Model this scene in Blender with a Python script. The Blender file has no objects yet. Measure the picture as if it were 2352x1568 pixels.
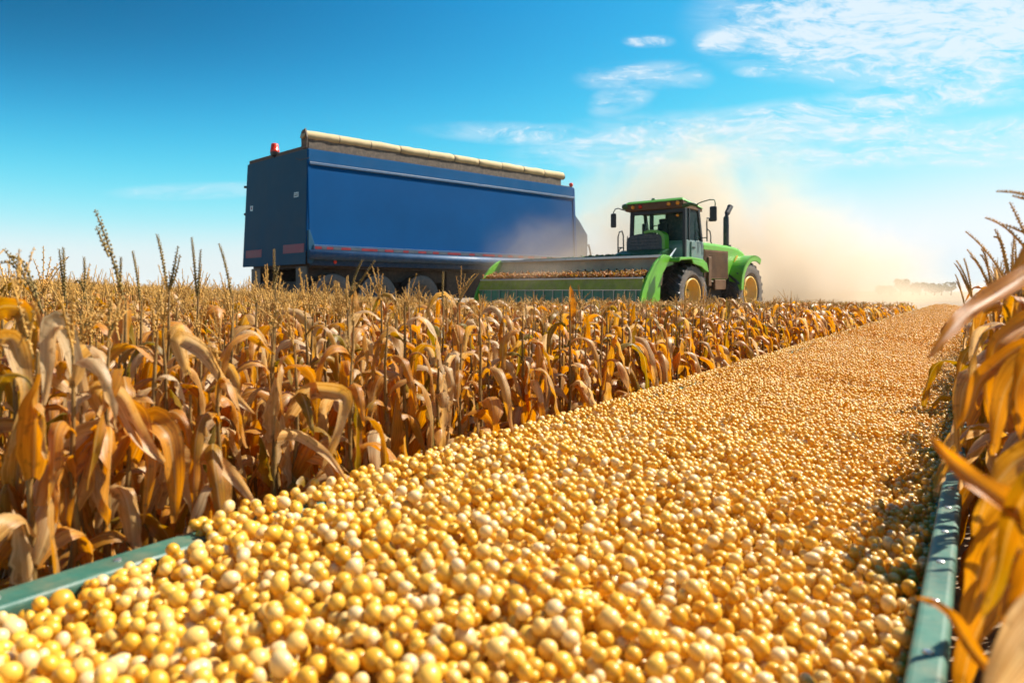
import bpy, math, random
import numpy as np
from mathutils import Vector, Matrix
R = math.radians
scene = bpy.context.scene
C = scene.collection

# ------------------------------------------------------------------ camera, world, sun, exposure
F = 1700.0            # focal length in units of a 2352 px wide frame
HC = 1.3              # eye height
HOR = 668.0
cd = bpy.data.cameras.new('camera'); cam = bpy.data.objects.new('camera', cd); C.objects.link(cam)
cam.location = (0, 0, HC); cam.rotation_euler = (R(90), 0, 0)
cd.sensor_width = 36; cd.lens = F / 2352 * 36
cd.shift_y = -(784 - HOR) / 2352
cd.clip_start = 0.03; cd.clip_end = 4000
cd.dof.use_dof = True; cd.dof.focus_distance = 6.0; cd.dof.aperture_fstop = 3.2
scene.camera = cam

SUN_EL, SUN_AZ = 47.0, 68.0       # azimuth clockwise from +Y (view direction)
world = bpy.data.worlds.new('World'); scene.world = world; world.use_nodes = True
nt = world.node_tree; N = nt.nodes; L = nt.links
for n in list(N): N.remove(n)

def nn(nt, t, **kw):
    n = nt.nodes.new(t)
    for k, v in kw.items(): setattr(n, k, v)
    return n
def setin(nt, node, i, v):
    if hasattr(v, 'default_value') or isinstance(v, bpy.types.NodeSocket): nt.links.new(v, node.inputs[i])
    elif v is not None: node.inputs[i].default_value = v
def mth(nt, op, a, b=None, c=None, clamp=False):
    n = nn(nt, 'ShaderNodeMath', operation=op); n.use_clamp = clamp
    setin(nt, n, 0, a); setin(nt, n, 1, b); setin(nt, n, 2, c)
    return n.outputs[0]
def mixc(nt, f, a, b, mode='MIX'):
    n = nn(nt, 'ShaderNodeMix', data_type='RGBA', blend_type=mode)
    setin(nt, n, 0, f); setin(nt, n, 6, a); setin(nt, n, 7, b)
    return n.outputs[2]
def ramp(nt, f, stops, interp='LINEAR'):
    n = nn(nt, 'ShaderNodeValToRGB'); cr = n.color_ramp; cr.interpolation = interp
    while len(cr.elements) < len(stops): cr.elements.new(0.5)
    for e, (p, c) in zip(cr.elements, stops): e.position = p; e.color = (*c, 1) if len(c) == 3 else c
    setin(nt, n, 0, f); return n.outputs[0]
def sstep(nt, v, a, b, o0=0.0, o1=1.0):
    n = nn(nt, 'ShaderNodeMapRange', interpolation_type='SMOOTHSTEP')
    setin(nt, n, 0, v); setin(nt, n, 1, a); setin(nt, n, 2, b); setin(nt, n, 3, o0); setin(nt, n, 4, o1)
    return n.outputs[0]

sky = nn(nt, 'ShaderNodeTexSky', sky_type='NISHITA'); sky.sun_disc = False
sky.sun_elevation = R(SUN_EL); sky.sun_rotation = R(SUN_AZ)
sky.altitude = 0; sky.air_density = 1.0; sky.dust_density = 0.3; sky.ozone_density = 1.6
tc = nn(nt, 'ShaderNodeTexCoord'); sx = nn(nt, 'ShaderNodeSeparateXYZ'); L.new(tc.outputs['Generated'], sx.inputs[0])
ay = mth(nt, 'MAXIMUM', mth(nt, 'ABSOLUTE', sx.outputs[1]), 0.05)
az = mth(nt, 'DIVIDE', sx.outputs[0], ay); el = mth(nt, 'DIVIDE', sx.outputs[2], ay)
# clear, polarised air: deeper blue at right angles to the sun, contrast like the photograph's, pale haze at the horizon
sp_ = nn(nt, 'ShaderNodeSeparateColor'); L.new(sky.outputs[0], sp_.inputs[0])
sun_v = (math.sin(R(SUN_AZ)) * math.cos(R(SUN_EL)), math.cos(R(SUN_AZ)) * math.cos(R(SUN_EL)), math.sin(R(SUN_EL)))
dt = nn(nt, 'ShaderNodeVectorMath', operation='DOT_PRODUCT'); L.new(tc.outputs['Generated'], dt.inputs[0]); dt.inputs[1].default_value = sun_v
pol = mth(nt, 'POWER', mth(nt, 'SUBTRACT', 1.0, mth(nt, 'MULTIPLY', dt.outputs['Value'], dt.outputs['Value'])), 3.0)
pol = mth(nt, 'SUBTRACT', 1.0, mth(nt, 'MULTIPLY', mth(nt, 'MULTIPLY', pol, .60), sstep(nt, el, .10, .42)))
chan = []
for i, (tk, g_, a_) in enumerate(((.18, 3.1, 1.12), (.20, 1.42, .98), (.205, 1.2, .98))):
    c_ = mth(nt, 'MULTIPLY', mth(nt, 'POWER', mth(nt, 'MULTIPLY', sp_.outputs[i], tk), g_), a_)
    c_ = mth(nt, 'MULTIPLY', c_, pol)
    c_ = mth(nt, 'DIVIDE', c_, mth(nt, 'POWER', mth(nt, 'ADD', 1.0, mth(nt, 'POWER', c_, 3.0)), .3333))
    chan.append(mth(nt, 'MULTIPLY', c_, (5.3, 5.8, 6.2)[i]))
cc_ = nn(nt, 'ShaderNodeCombineColor')
for i in range(3): L.new(chan[i], cc_.inputs[i])
skycol = mixc(nt, sstep(nt, el, .10, -.01, 0, .85), cc_.outputs[0], (4.3, 4.95, 5.25, 1))
cv = nn(nt, 'ShaderNodeCombineXYZ'); L.new(az, cv.inputs[0]); L.new(mth(nt, 'MULTIPLY', el, 3.0), cv.inputs[1])
warp = nn(nt, 'ShaderNodeTexNoise'); warp.inputs['Scale'].default_value = 5; warp.inputs['Detail'].default_value = 3
L.new(cv.outputs[0], warp.inputs['Vector'])
wv = nn(nt, 'ShaderNodeVectorMath', operation='MULTIPLY_ADD'); L.new(warp.outputs['Color'], wv.inputs[0]); wv.inputs[1].default_value = (.16, .16, 0); L.new(cv.outputs[0], wv.inputs[2])
n1 = nn(nt, 'ShaderNodeTexNoise'); n1.inputs['Scale'].default_value = 13; n1.inputs['Detail'].default_value = 9; n1.inputs['Roughness'].default_value = 0.62
L.new(wv.outputs[0], n1.inputs['Vector'])
n2 = nn(nt, 'ShaderNodeTexNoise'); n2.inputs['Scale'].default_value = 48; n2.inputs['Detail'].default_value = 4; n2.inputs['Roughness'].default_value = 0.6
L.new(wv.outputs[0], n2.inputs['Vector'])
# cloud banks: azimuth, elevation, radii, slope, weight
BANKS = [(.56, .362, .26, .070, .0, 1.08), (.64, .300, .17, .034, .10, .80), (.62, .262, .14, .014, .10, .60), (.43, .240, .30, .022, .13, .80), (.36, .214, .26, .026, .02, .76),
         (.12, .206, .20, .014, -.05, .72), (.24, .190, .20, .024, .02, .72), (.58, .200, .24, .022, .12, .76), (.62, .180, .18, .012, .03, .6), (.175, .290, .075, .016, .05, .60), (.15, .262, .04, .020, .3, .60), (.285, .336, .035, .016, 0, 1.05),
         (.185, .337, .030, .007, 0, .95), (.345, .298, .040, .008, .05, .62), (-.40, .135, .12, .010, .02, .42), (.03, .170, .05, .006, 0, .52), (.24, .285, .03, .01, 0, .5), (.50, .305, .06, .012, .1, .55), (.45, .178, .14, .010, .0, .5)]
tot = None
for a, e, ra, re_, sl, w in BANKS:
    da = mth(nt, 'SUBTRACT', az, a)
    de = mth(nt, 'SUBTRACT', mth(nt, 'SUBTRACT', el, e), mth(nt, 'MULTIPLY', da, sl))
    q = mth(nt, 'ADD', mth(nt, 'POWER', mth(nt, 'ABSOLUTE', mth(nt, 'DIVIDE', da, ra)), 2.6), mth(nt, 'POWER', mth(nt, 'ABSOLUTE', mth(nt, 'DIVIDE', de, re_)), 2.0))
    m = mth(nt, 'MULTIPLY', sstep(nt, q, 2.2, 0.0), w)
    tot = m if tot is None else mth(nt, 'MAXIMUM', tot, m)
nz = mth(nt, 'ADD', mth(nt, 'MULTIPLY', n1.outputs[0], .62), mth(nt, 'MULTIPLY', n2.outputs[0], .46))
cl = sstep(nt, mth(nt, 'ADD', tot, mth(nt, 'MULTIPLY', mth(nt, 'SUBTRACT', nz, .54), 3.2)), .34, 1.22)
cl = mth(nt, 'MULTIPLY', cl, sstep(nt, tot, 0.02, 0.3))
cl = mth(nt, 'MULTIPLY', cl, 0.86)
veil = mth(nt, 'MULTIPLY', mth(nt, 'MULTIPLY', tot, sstep(nt, n1.outputs[0], .30, .66)), .74)
cl = mth(nt, 'MAXIMUM', cl, veil)
cloudcol = mixc(nt, cl, skycol, (4.9, 5.4, 5.8, 1))
bg = nn(nt, 'ShaderNodeBackground'); bg.inputs[1].default_value = 0.082
L.new(cloudcol, bg.inputs[0])
wo = nn(nt, 'ShaderNodeOutputWorld'); L.new(bg.outputs[0], wo.inputs[0])

sd = bpy.data.lights.new('sun', 'SUN'); so = bpy.data.objects.new('sun', sd); C.objects.link(so)
sd.energy = 5.0; sd.angle = R(0.5); sd.color = (1.0, 0.92, 0.80)
sdir = Vector((math.sin(R(SUN_AZ)) * math.cos(R(SUN_EL)), math.cos(R(SUN_AZ)) * math.cos(R(SUN_EL)), math.sin(R(SUN_EL))))
so.rotation_euler = sdir.to_track_quat('Z', 'Y').to_euler(); so.location = (20, 10, 30)
scene.view_settings.view_transform = 'Standard'; scene.view_settings.look = 'None'
scene.view_settings.exposure = 1.1; scene.view_settings.gamma = 1
scene.render.engine = 'CYCLES'
cy = scene.cycles
cy.use_denoising = True; cy.max_bounces = 6; cy.diffuse_bounces = 3; cy.glossy_bounces = 3; cy.transmission_bounces = 5
cy.transparent_max_bounces = 10; cy.volume_bounces = 1; cy.caustics_reflective = False; cy.caustics_refractive = False
cy.sample_clamp_indirect = 6; cy.volume_max_steps = 96; cy.volume_step_rate = 1.0
cy.use_adaptive_sampling = True; cy.adaptive_threshold = 0.02

rng = np.random.default_rng(11)
rnd = random.Random(5)

# ------------------------------------------------------------------ helpers
def bp(px, py, d):                       # a point of the place at depth d that lies in a given direction
    return Vector(((px - 1176) / F * d, d, HC - (py - HOR) / F * d))
def tag(o, label=None, cat=None, group=None, kind=None):
    if label: o['label'] = label
    if cat: o['category'] = cat
    if group: o['group'] = group
    if kind: o['kind'] = kind
    return o
def empty(name, loc=(0, 0, 0), rz=0.0, parent=None):
    o = bpy.data.objects.new(name, None); C.objects.link(o); o.location = loc; o.rotation_euler = (0, 0, rz)
    o.empty_display_size = .2
    if parent: o.parent = parent
    return o
class MB:
    def __init__(s): s.v = []; s.f = []; s.mi = []
    def add(s, vs, fs, mi=0):
        b = len(s.v); s.v += [tuple(p) for p in vs]; s.f += [tuple(b + i for i in f) for f in fs]; s.mi += [mi] * len(fs); return s
    def box(s, x0, x1, y0, y1, z0, z1, mi=0):
        return s.add([(x0, y0, z0), (x1, y0, z0), (x1, y1, z0), (x0, y1, z0), (x0, y0, z1), (x1, y0, z1), (x1, y1, z1), (x0, y1, z1)],
                     [(0, 3, 2, 1), (4, 5, 6, 7), (0, 1, 5, 4), (1, 2, 6, 5), (2, 3, 7, 6), (3, 0, 4, 7)], mi)
    def prism(s, prof, axis, a, b, mi=0):   # prof: polygon in the other two axes (in order), extruded along axis
        n = len(prof)
        def mk(p, t):
            return {'x': (t, p[0], p[1]), 'y': (p[0], t, p[1]), 'z': (p[0], p[1], t)}[axis]
        vs = [mk(p, a) for p in prof] + [mk(p, b) for p in prof]
        fs = [tuple(range(n))[::-1], tuple(range(n, 2 * n))] + [(i, (i + 1) % n, n + (i + 1) % n, n + i) for i in range(n)]
        return s.add(vs, fs, mi)
    def tube(s, pts, r, n=8, mi=0, cap=True):
        pts = [Vector(p) for p in pts]; rs = r if isinstance(r, (list, tuple)) else [r] * len(pts)
        vs = []; up = Vector((0.13, 0.21, 1)).normalized()
        for i, p in enumerate(pts):
            t = (pts[min(i + 1, len(pts) - 1)] - pts[max(i - 1, 0)]).normalized()
            a = t.cross(up)
            if a.length < .05: a = t.cross(Vector((1, 0, 0)))
            a.normalize(); b = t.cross(a).normalized()
            for k in range(n):
                w = 2 * math.pi * k / n; vs.append(p + a * (math.cos(w) * rs[i]) + b * (math.sin(w) * rs[i]))
        fs = []
        for i in range(len(pts) - 1):
            for k in range(n):
                fs.append((i * n + k, i * n + (k + 1) % n, (i + 1) * n + (k + 1) % n, (i + 1) * n + k))
        if cap: fs += [tuple(range(n))[::-1], tuple(range((len(pts) - 1) * n, len(pts) * n))]
        return s.add(vs, fs, mi)
    def lathe(s, prof, n=32, axis='x', c=(0, 0, 0), mi=0, close=False):  # prof: (along axis, radius)
        vs = []; m = len(prof)
        for k in range(n):
            w = 2 * math.pi * k / n; ca, sa = math.cos(w), math.sin(w)
            for (t, r) in prof:
                p = {'x': (t, r * ca, r * sa), 'z': (r * ca, r * sa, t), 'y': (r * ca, t, r * sa)}[axis]
                vs.append((c[0] + p[0], c[1] + p[1], c[2] + p[2]))
        fs = []
        for k in range(n):
            k2 = (k + 1) % n
            for i in range(m - 1 + (1 if close else 0)):
                i2 = (i + 1) % m
                fs.append((k * m + i, k2 * m + i, k2 * m + i2, k * m + i2))
        return s.add(vs, fs, mi)
    def build(s, name, mats, parent=None, smooth=False, bevel=0, loc=None, autos=None):
        me = bpy.data.meshes.new(name); me.from_pydata(s.v, [], s.f)
        for m in (mats if isinstance(mats, (list, tuple)) else [mats]): me.materials.append(m)
        if len(me.materials) > 1: me.polygons.foreach_set('material_index', s.mi)
        import bmesh
        bm = bmesh.new(); bm.from_mesh(me); bmesh.ops.recalc_face_normals(bm, faces=bm.faces); bm.to_mesh(me); bm.free()
        if smooth: me.shade_smooth()
        me.update()
        o = bpy.data.objects.new(name, me); C.objects.link(o)
        if parent: o.parent = parent
        if loc: o.location = loc
        if bevel:
            b = o.modifiers.new('bevel', 'BEVEL'); b.width = bevel; b.segments = 2; b.limit_method = 'ANGLE'; b.angle_limit = R(35)
        return o

def npmesh(name, V, faces, mats, tone=None, uv=None, smooth=True, fsize=None):
    """V (n,3); faces (m,k) int array; tone per vertex; uv per vertex (n,2)"""
    me = bpy.data.meshes.new(name); k = faces.shape[1]; m = len(faces)
    me.vertices.add(len(V)); me.vertices.foreach_set('co', np.ascontiguousarray(V, dtype=np.float32).ravel())
    me.loops.add(m * k); me.loops.foreach_set('vertex_index', np.ascontiguousarray(faces, dtype=np.int32).ravel())
    me.polygons.add(m); me.polygons.foreach_set('loop_start', np.arange(m, dtype=np.int32) * k)
    me.polygons.foreach_set('use_smooth', np.full(m, smooth, dtype=bool))
    if tone is not None:
        a = me.attributes.new('tone', 'FLOAT', 'POINT'); a.data.foreach_set('value', np.ascontiguousarray(tone, dtype=np.float32))
    if uv is not None:
        a = me.attributes.new('leafuv', 'FLOAT2', 'POINT'); a.data.foreach_set('vector', np.ascontiguousarray(uv, dtype=np.float32).ravel())
    for mt in (mats if isinstance(mats, (list, tuple)) else [mats]): me.materials.append(mt)
    me.update(calc_edges=True); me.validate()
    return me
def link(name, me, parent=None, loc=None):
    o = bpy.data.objects.new(name, me); C.objects.link(o)
    if parent: o.parent = parent
    if loc is not None: o.location = loc
    return o

# ------------------------------------------------------------------ materials
def newmat(name):
    m = bpy.data.materials.new(name); m.use_nodes = True
    nt = m.node_tree
    for n in list(nt.nodes): nt.nodes.remove(n)
    out = nn(nt, 'ShaderNodeOutputMaterial'); return m, nt, out
def pmat(name, col, rough=.5, metal=0.0, var=.15, vscale=3.0, bump=0.0, bscale=60, dust=0.0, dustcol=(.42, .30, .19), coat=0.0, spec=.5):
    m, nt, out = newmat(name)
    b = nn(nt, 'ShaderNodeBsdfPrincipled'); nt.links.new(b.outputs[0], out.inputs[0])
    tc = nn(nt, 'ShaderNodeTexCoord'); no = nn(nt, 'ShaderNodeTexNoise'); no.inputs['Scale'].default_value = vscale; no.inputs['Detail'].default_value = 6; no.inputs['Roughness'].default_value = .65
    nt.links.new(tc.outputs['Object'], no.inputs['Vector'])
    lo = tuple(c * (1 - var) for c in col); hi = tuple(min(1, c * (1 + var)) for c in col)
    c = ramp(nt, no.outputs[0], [(.3, lo), (.7, hi)])
    if dust:
        n2 = nn(nt, 'ShaderNodeTexNoise'); n2.inputs['Scale'].default_value = vscale * 2.3; n2.inputs['Detail'].default_value = 8; n2.inputs['Roughness'].default_value = .7
        nt.links.new(tc.outputs['Object'], n2.inputs['Vector'])
        c = mixc(nt, sstep(nt, n2.outputs[0], .38, .75, 0, dust), c, (*dustcol, 1))
    nt.links.new(c, b.inputs['Base Color'])
    nt.links.new(sstep(nt, no.outputs[0], .2, .8, max(0, rough - .1), min(1, rough + .12)), b.inputs['Roughness'])
    b.inputs['Metallic'].default_value = metal; b.inputs['Coat Weight'].default_value = coat; b.inputs['Specular IOR Level'].default_value = spec
    if bump:
        n3 = nn(nt, 'ShaderNodeTexNoise'); n3.inputs['Scale'].default_value = bscale; n3.inputs['Detail'].default_value = 5
        nt.links.new(tc.outputs['Object'], n3.inputs['Vector'])
        bu = nn(nt, 'ShaderNodeBump'); bu.inputs['Strength'].default_value = bump; bu.inputs['Distance'].default_value = .02
        nt.links.new(n3.outputs[0], bu.inputs['Height']); nt.links.new(bu.outputs[0], b.inputs['Normal'])
    return m

M = {}
M['green'] = pmat('green_paint', (.11, .37, .012), .38, var=.12, dust=.22, dustcol=(.30,.28,.12), coat=.2)
M['darkgreen'] = pmat('dark_green_paint', (.03, .10, .02), .45, var=.2, dust=.3)
M['tansteel'] = pmat('dusty_tan_steel', (.56, .34, .17), .65, var=.3, vscale=1.2, dust=.4, dustcol=(.45, .33, .22))
M['olive'] = pmat('olive_green_steel', (.24, .31, .018), .5, var=.25, dust=.4)
M['teal'] = pmat('teal_panel', (.05, .24, .15), .5, var=.3, vscale=1.2, dust=.25)
M['black'] = pmat('black_plastic', (.012, .013, .015), .45, var=.3)
M['rubber'] = pmat('tyre_rubber', (.022, .021, .022), .42, var=.3, vscale=4, dust=.25, dustcol=(.22, .16, .11), bump=.2, bscale=30)
M['dustrubber'] = pmat('dusty_sidewall', (.09, .075, .065), .75, var=.3, dust=.7, dustcol=(.26, .19, .13))
M['greytyre'] = pmat('worn_grey_tyre', (.07, .085, .10), .6, var=.3, dust=.2)
M['yellow'] = pmat('yellow_rim_paint', (.72, .38, .03), .5, var=.12, dust=.35)
M['steelbrown'] = pmat('dusty_brown_steel', (.13, .065, .030), .65, var=.35, vscale=1.5, dust=.4, dustcol=(.22, .13, .07), spec=.25)
M['silver'] = pmat('bare_steel_edge', (.5, .5, .48), .35, metal=.8, var=.2)
M['greybody'] = pmat('grey_green_body_panel', (.12, .19, .18), .35, var=.2, dust=.25)
M['chassis'] = pmat('dark_chassis', (.028, .024, .022), .7, var=.4, dust=.4, dustcol=(.14, .1, .07))
M['bluebody'] = pmat('blue_trailer_paint', (.0002, .058, .185), .6, var=.10, vscale=.35, dust=.0, bump=.02, bscale=1.2, spec=.05)
M['blueend'] = pmat('grey_blue_end_panel', (.016, .075, .135), .6, spec=.12, var=.16, vscale=.6, dust=.10, dustcol=(.10, .13, .15))
M['blueband'] = pmat('blue_band_paint', (.001, .068, .185), .6, var=.12, vscale=.6, dust=.02, spec=.08)
M['rail'] = pmat('grey_blue_rail', (.022, .075, .16), .5, var=.2, dust=.1, spec=.3)
M['skirt'] = pmat('dark_blue_skirt', (.008, .034, .085), .55, var=.2, dust=.08, spec=.25)
M['tarp'] = pmat('cream_rolled_tarp', (.46, .34, .17), .75, var=.16, vscale=2.5, bump=.5, bscale=9, dust=.15)
M['board'] = pmat('brown_side_board', (.075, .055, .042), .8, var=.25, dust=.3)
M['red'] = pmat('red_reflective_tape', (.20, .012, .02), .4, var=.25)
M['redmute'] = pmat('faded_red_marking', (.22, .03, .06), .5, var=.15)
M['white'] = pmat('white_tape', (.06, .075, .10), .4, var=.25)
M['trough'] = pmat('teal_green_trough_paint', (.024, .11, .076), .55, var=.3, vscale=5, dust=.35, dustcol=(.30, .22, .12), bump=.12, bscale=22)
M['amber'] = pmat('amber_lens', (.95, .33, .02), .25, var=.05)
M['redlens'] = pmat('red_lens', (.75, .04, .01), .25, var=.05)
M['seat'] = pmat('dark_seat_fabric', (.02, .025, .025), .8, var=.3)
M['chrome'] = pmat('mirror_glass', (.05, .07, .08), .12, metal=.6, var=.1)
M['stack'] = pmat('grey_exhaust_pipe', (.05, .05, .055), .45, metal=.3, var=.3, dust=.2)
M['tank'] = pmat('dark_grey_panel', (.05, .06, .065), .5, var=.25, dust=.25)

def glassmat(name, tint, gl=.12, opac=.25):
    m, nt, out = newmat(name)
    t = nn(nt, 'ShaderNodeBsdfTransparent'); t.inputs[0].default_value = (*tint, 1)
    g = nn(nt, 'ShaderNodeBsdfPrincipled'); g.inputs['Base Color'].default_value = (.03, .07, .07, 1); g.inputs['Roughness'].default_value = .06
    fr = nn(nt, 'ShaderNodeLayerWeight')
    f = mth(nt, 'ADD', mth(nt, 'MULTIPLY', mth(nt, 'POWER', fr.outputs['Facing'], 4.0), .6), opac + .04, clamp=True)
    mx = nn(nt, 'ShaderNodeMixShader'); nt.links.new(f, mx.inputs[0]); nt.links.new(t.outputs[0], mx.inputs[1]); nt.links.new(g.outputs[0], mx.inputs[2])
    nt.links.new(mx.outputs[0], out.inputs[0]); return m
M['glass'] = glassmat('tinted_cab_glass', (.86, .98, .92), opac=.0)
M['sideglass'] = glassmat('tinted_side_glass', (.5, .7, .68), opac=.25)

def leafmat(rand=1.0):
    m, nt, out = newmat('dry_corn_leaf')
    at = nn(nt, 'ShaderNodeAttribute', attribute_name='tone'); uv = nn(nt, 'ShaderNodeAttribute', attribute_name='leafuv')
    oi = nn(nt, 'ShaderNodeObjectInfo')
    tone = mth(nt, 'FRACT', mth(nt, 'ADD', at.outputs['Fac'], mth(nt, 'MULTIPLY', oi.outputs['Random'], rand)))
    tcn = nn(nt, 'ShaderNodeTexCoord'); geo = nn(nt, 'ShaderNodeNewGeometry')
    no = nn(nt, 'ShaderNodeTexNoise'); no.inputs['Scale'].default_value = 9; no.inputs['Detail'].default_value = 5
    nt.links.new(geo.outputs['Position'], no.inputs['Vector'])
    t2 = mth(nt, 'ADD', tone, mth(nt, 'MULTIPLY', mth(nt, 'SUBTRACT', no.outputs[0], .5), .5), clamp=True)
    col = ramp(nt, t2, [(.0, (.22, .16, .012)), (.08, (.34, .20, .014)), (.24, (.52, .22, .018)), (.42, (.62, .28, .032)), (.58, (.58, .29, .055)), (.76, (.58, .36, .12)), (1.0, (.68, .52, .30))])
    # veins run along the blade: u across
    sp = nn(nt, 'ShaderNodeSeparateXYZ'); nt.links.new(uv.outputs['Vector'], sp.inputs[0])
    cb = nn(nt, 'ShaderNodeCombineXYZ'); nt.links.new(mth(nt, 'MULTIPLY', sp.outputs[0], 22), cb.inputs[0]); nt.links.new(mth(nt, 'MULTIPLY', sp.outputs[1], 1.6), cb.inputs[1]); nt.links.new(tone, cb.inputs[2])
    vn = nn(nt, 'ShaderNodeTexNoise'); vn.inputs['Scale'].default_value = 1.0; vn.inputs['Detail'].default_value = 3; nt.links.new(cb.outputs[0], vn.inputs['Vector'])
    sn = nn(nt, 'ShaderNodeTexNoise'); sn.inputs['Scale'].default_value = 55; sn.inputs['Detail'].default_value = 4; nt.links.new(geo.outputs['Position'], sn.inputs['Vector'])
    col = mixc(nt, sstep(nt, sn.outputs[0], .58, .72, 0, .55), col, (.16, .085, .03, 1))
    col = mixc(nt, sstep(nt, vn.outputs[0], .35, .62, 0, .7), col, mixc(nt, 1.0, col, (.55, .42, .3, 1), 'MULTIPLY'))
    mid = sstep(nt, mth(nt, 'ABSOLUTE', mth(nt, 'SUBTRACT', sp.outputs[0], .5)), .07, .02, 0, .4)
    col = mixc(nt, mid, col, (.62, .46, .22, 1))
    bs = nn(nt, 'ShaderNodeBsdfPrincipled'); bs.inputs['Roughness'].default_value = .42; bs.inputs['Specular IOR Level'].default_value = .45
    nt.links.new(col, bs.inputs['Base Color'])
    bu = nn(nt, 'ShaderNodeBump'); bu.inputs['Strength'].default_value = .35; bu.inputs['Distance'].default_value = .004
    nt.links.new(vn.outputs[0], bu.inputs['Height']); nt.links.new(bu.outputs[0], bs.inputs['Normal'])
    tr = nn(nt, 'ShaderNodeBsdfTranslucent')
    hs = nn(nt, 'ShaderNodeHueSaturation'); hs.inputs['Saturation'].default_value = 1.18; hs.inputs['Value'].default_value = 1.4; hs.inputs['Hue'].default_value = .492; nt.links.new(col, hs.inputs['Color'])
    nt.links.new(hs.outputs[0], tr.inputs[0])
    mx = nn(nt, 'ShaderNodeMixShader'); mx.inputs[0].default_value = .46
    nt.links.new(bs.outputs[0], mx.inputs[1]); nt.links.new(tr.outputs[0], mx.inputs[2]); nt.links.new(mx.outputs[0], out.inputs[0])
    return m
M['leaf'] = leafmat(); M['leafplain'] = leafmat(0.0)
M['stalk'] = pmat('dry_corn_stalk', (.20, .11, .025), .6, var=.45, vscale=9, bump=.2, bscale=40)
M['tassel'] = pmat('dry_tassel', (.52, .28, .055), .7, var=.5, vscale=14)
M['tasseldark'] = pmat('dark_ripe_tassel', (.20, .125, .02), .6, var=.6, vscale=30)
M['husk'] = M['leaf']
def kernmat():
    m, nt, out = newmat('corn_kernel')
    at = nn(nt, 'ShaderNodeAttribute', attribute_name='tone'); geo = nn(nt, 'ShaderNodeNewGeometry')
    no = nn(nt, 'ShaderNodeTexNoise'); no.inputs['Scale'].default_value = 22; no.inputs['Detail'].default_value = 3
    nt.links.new(geo.outputs['Position'], no.inputs['Vector'])
    t = mth(nt, 'ADD', at.outputs['Fac'], mth(nt, 'MULTIPLY', mth(nt, 'SUBTRACT', no.outputs[0], .5), .35), clamp=True)
    col = ramp(nt, t, [(0, (.64, .31, .018)), (.25, (.80, .42, .030)), (.5, (.85, .50, .060)), (.75, (.85, .56, .16)), (1, (.85, .63, .32))])
    b = nn(nt, 'ShaderNodeBsdfPrincipled'); b.inputs['Roughness'].default_value = .36; b.inputs['Specular IOR Level'].default_value = .5
    b.inputs['Coat Weight'].default_value = .12; b.inputs['Coat Roughness'].default_value = .15
    nt.links.new(col, b.inputs['Base Color'])
    tl = nn(nt, 'ShaderNodeBsdfTranslucent'); nt.links.new(col, tl.inputs[0])
    mx = nn(nt, 'ShaderNodeMixShader'); mx.inputs[0].default_value = .22
    nt.links.new(b.outputs[0], mx.inputs[1]); nt.links.new(tl.outputs[0], mx.inputs[2]); nt.links.new(mx.outputs[0], out.inputs[0])
    return m
M['kernel'] = kernmat()
def soilmat():
    m, nt, out = newmat('dry_stubble_soil')
    geo = nn(nt, 'ShaderNodeNewGeometry')
    a = nn(nt, 'ShaderNodeTexNoise'); a.inputs['Scale'].default_value = .08; a.inputs['Detail'].default_value = 6
    b_ = nn(nt, 'ShaderNodeTexNoise'); b_.inputs['Scale'].default_value = 4; b_.inputs['Detail'].default_value = 8
    for n in (a, b_): nt.links.new(geo.outputs['Position'], n.inputs['Vector'])
    c = mixc(nt, a.outputs[0], (.20, .13, .075, 1), (.34, .25, .15, 1))
    c = mixc(nt, sstep(nt, b_.outputs[0], .4, .7, 0, .6), c, (.16, .10, .055, 1))
    p = nn(nt, 'ShaderNodeBsdfPrincipled'); p.inputs['Roughness'].default_value = .95
    nt.links.new(c, p.inputs['Base Color'])
    bu = nn(nt, 'ShaderNodeBump'); bu.inputs['Strength'].default_value = .6; bu.inputs['Distance'].default_value = .08
    nt.links.new(b_.outputs[0], bu.inputs['Height']); nt.links.new(bu.outputs[0], p.inputs['Normal'])
    nt.links.new(p.outputs[0], out.inputs[0]); return m
M['soil'] = soilmat()
M['bark'] = pmat('tree_bark', (.09, .065, .045), .9, var=.3)
M['treeleaf'] = pmat('tree_foliage', (.07, .10, .035), .8, var=.35, vscale=.4)

# ------------------------------------------------------------------ ground
g = MB(); S = 700
g.add([(-S, -60, 0), (S, -60, 0), (S, 2 * S, 0), (-S, 2 * S, 0)], [(0, 1, 2, 3)])
o = g.build('ground', M['soil']); tag(o, kind='structure')

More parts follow.
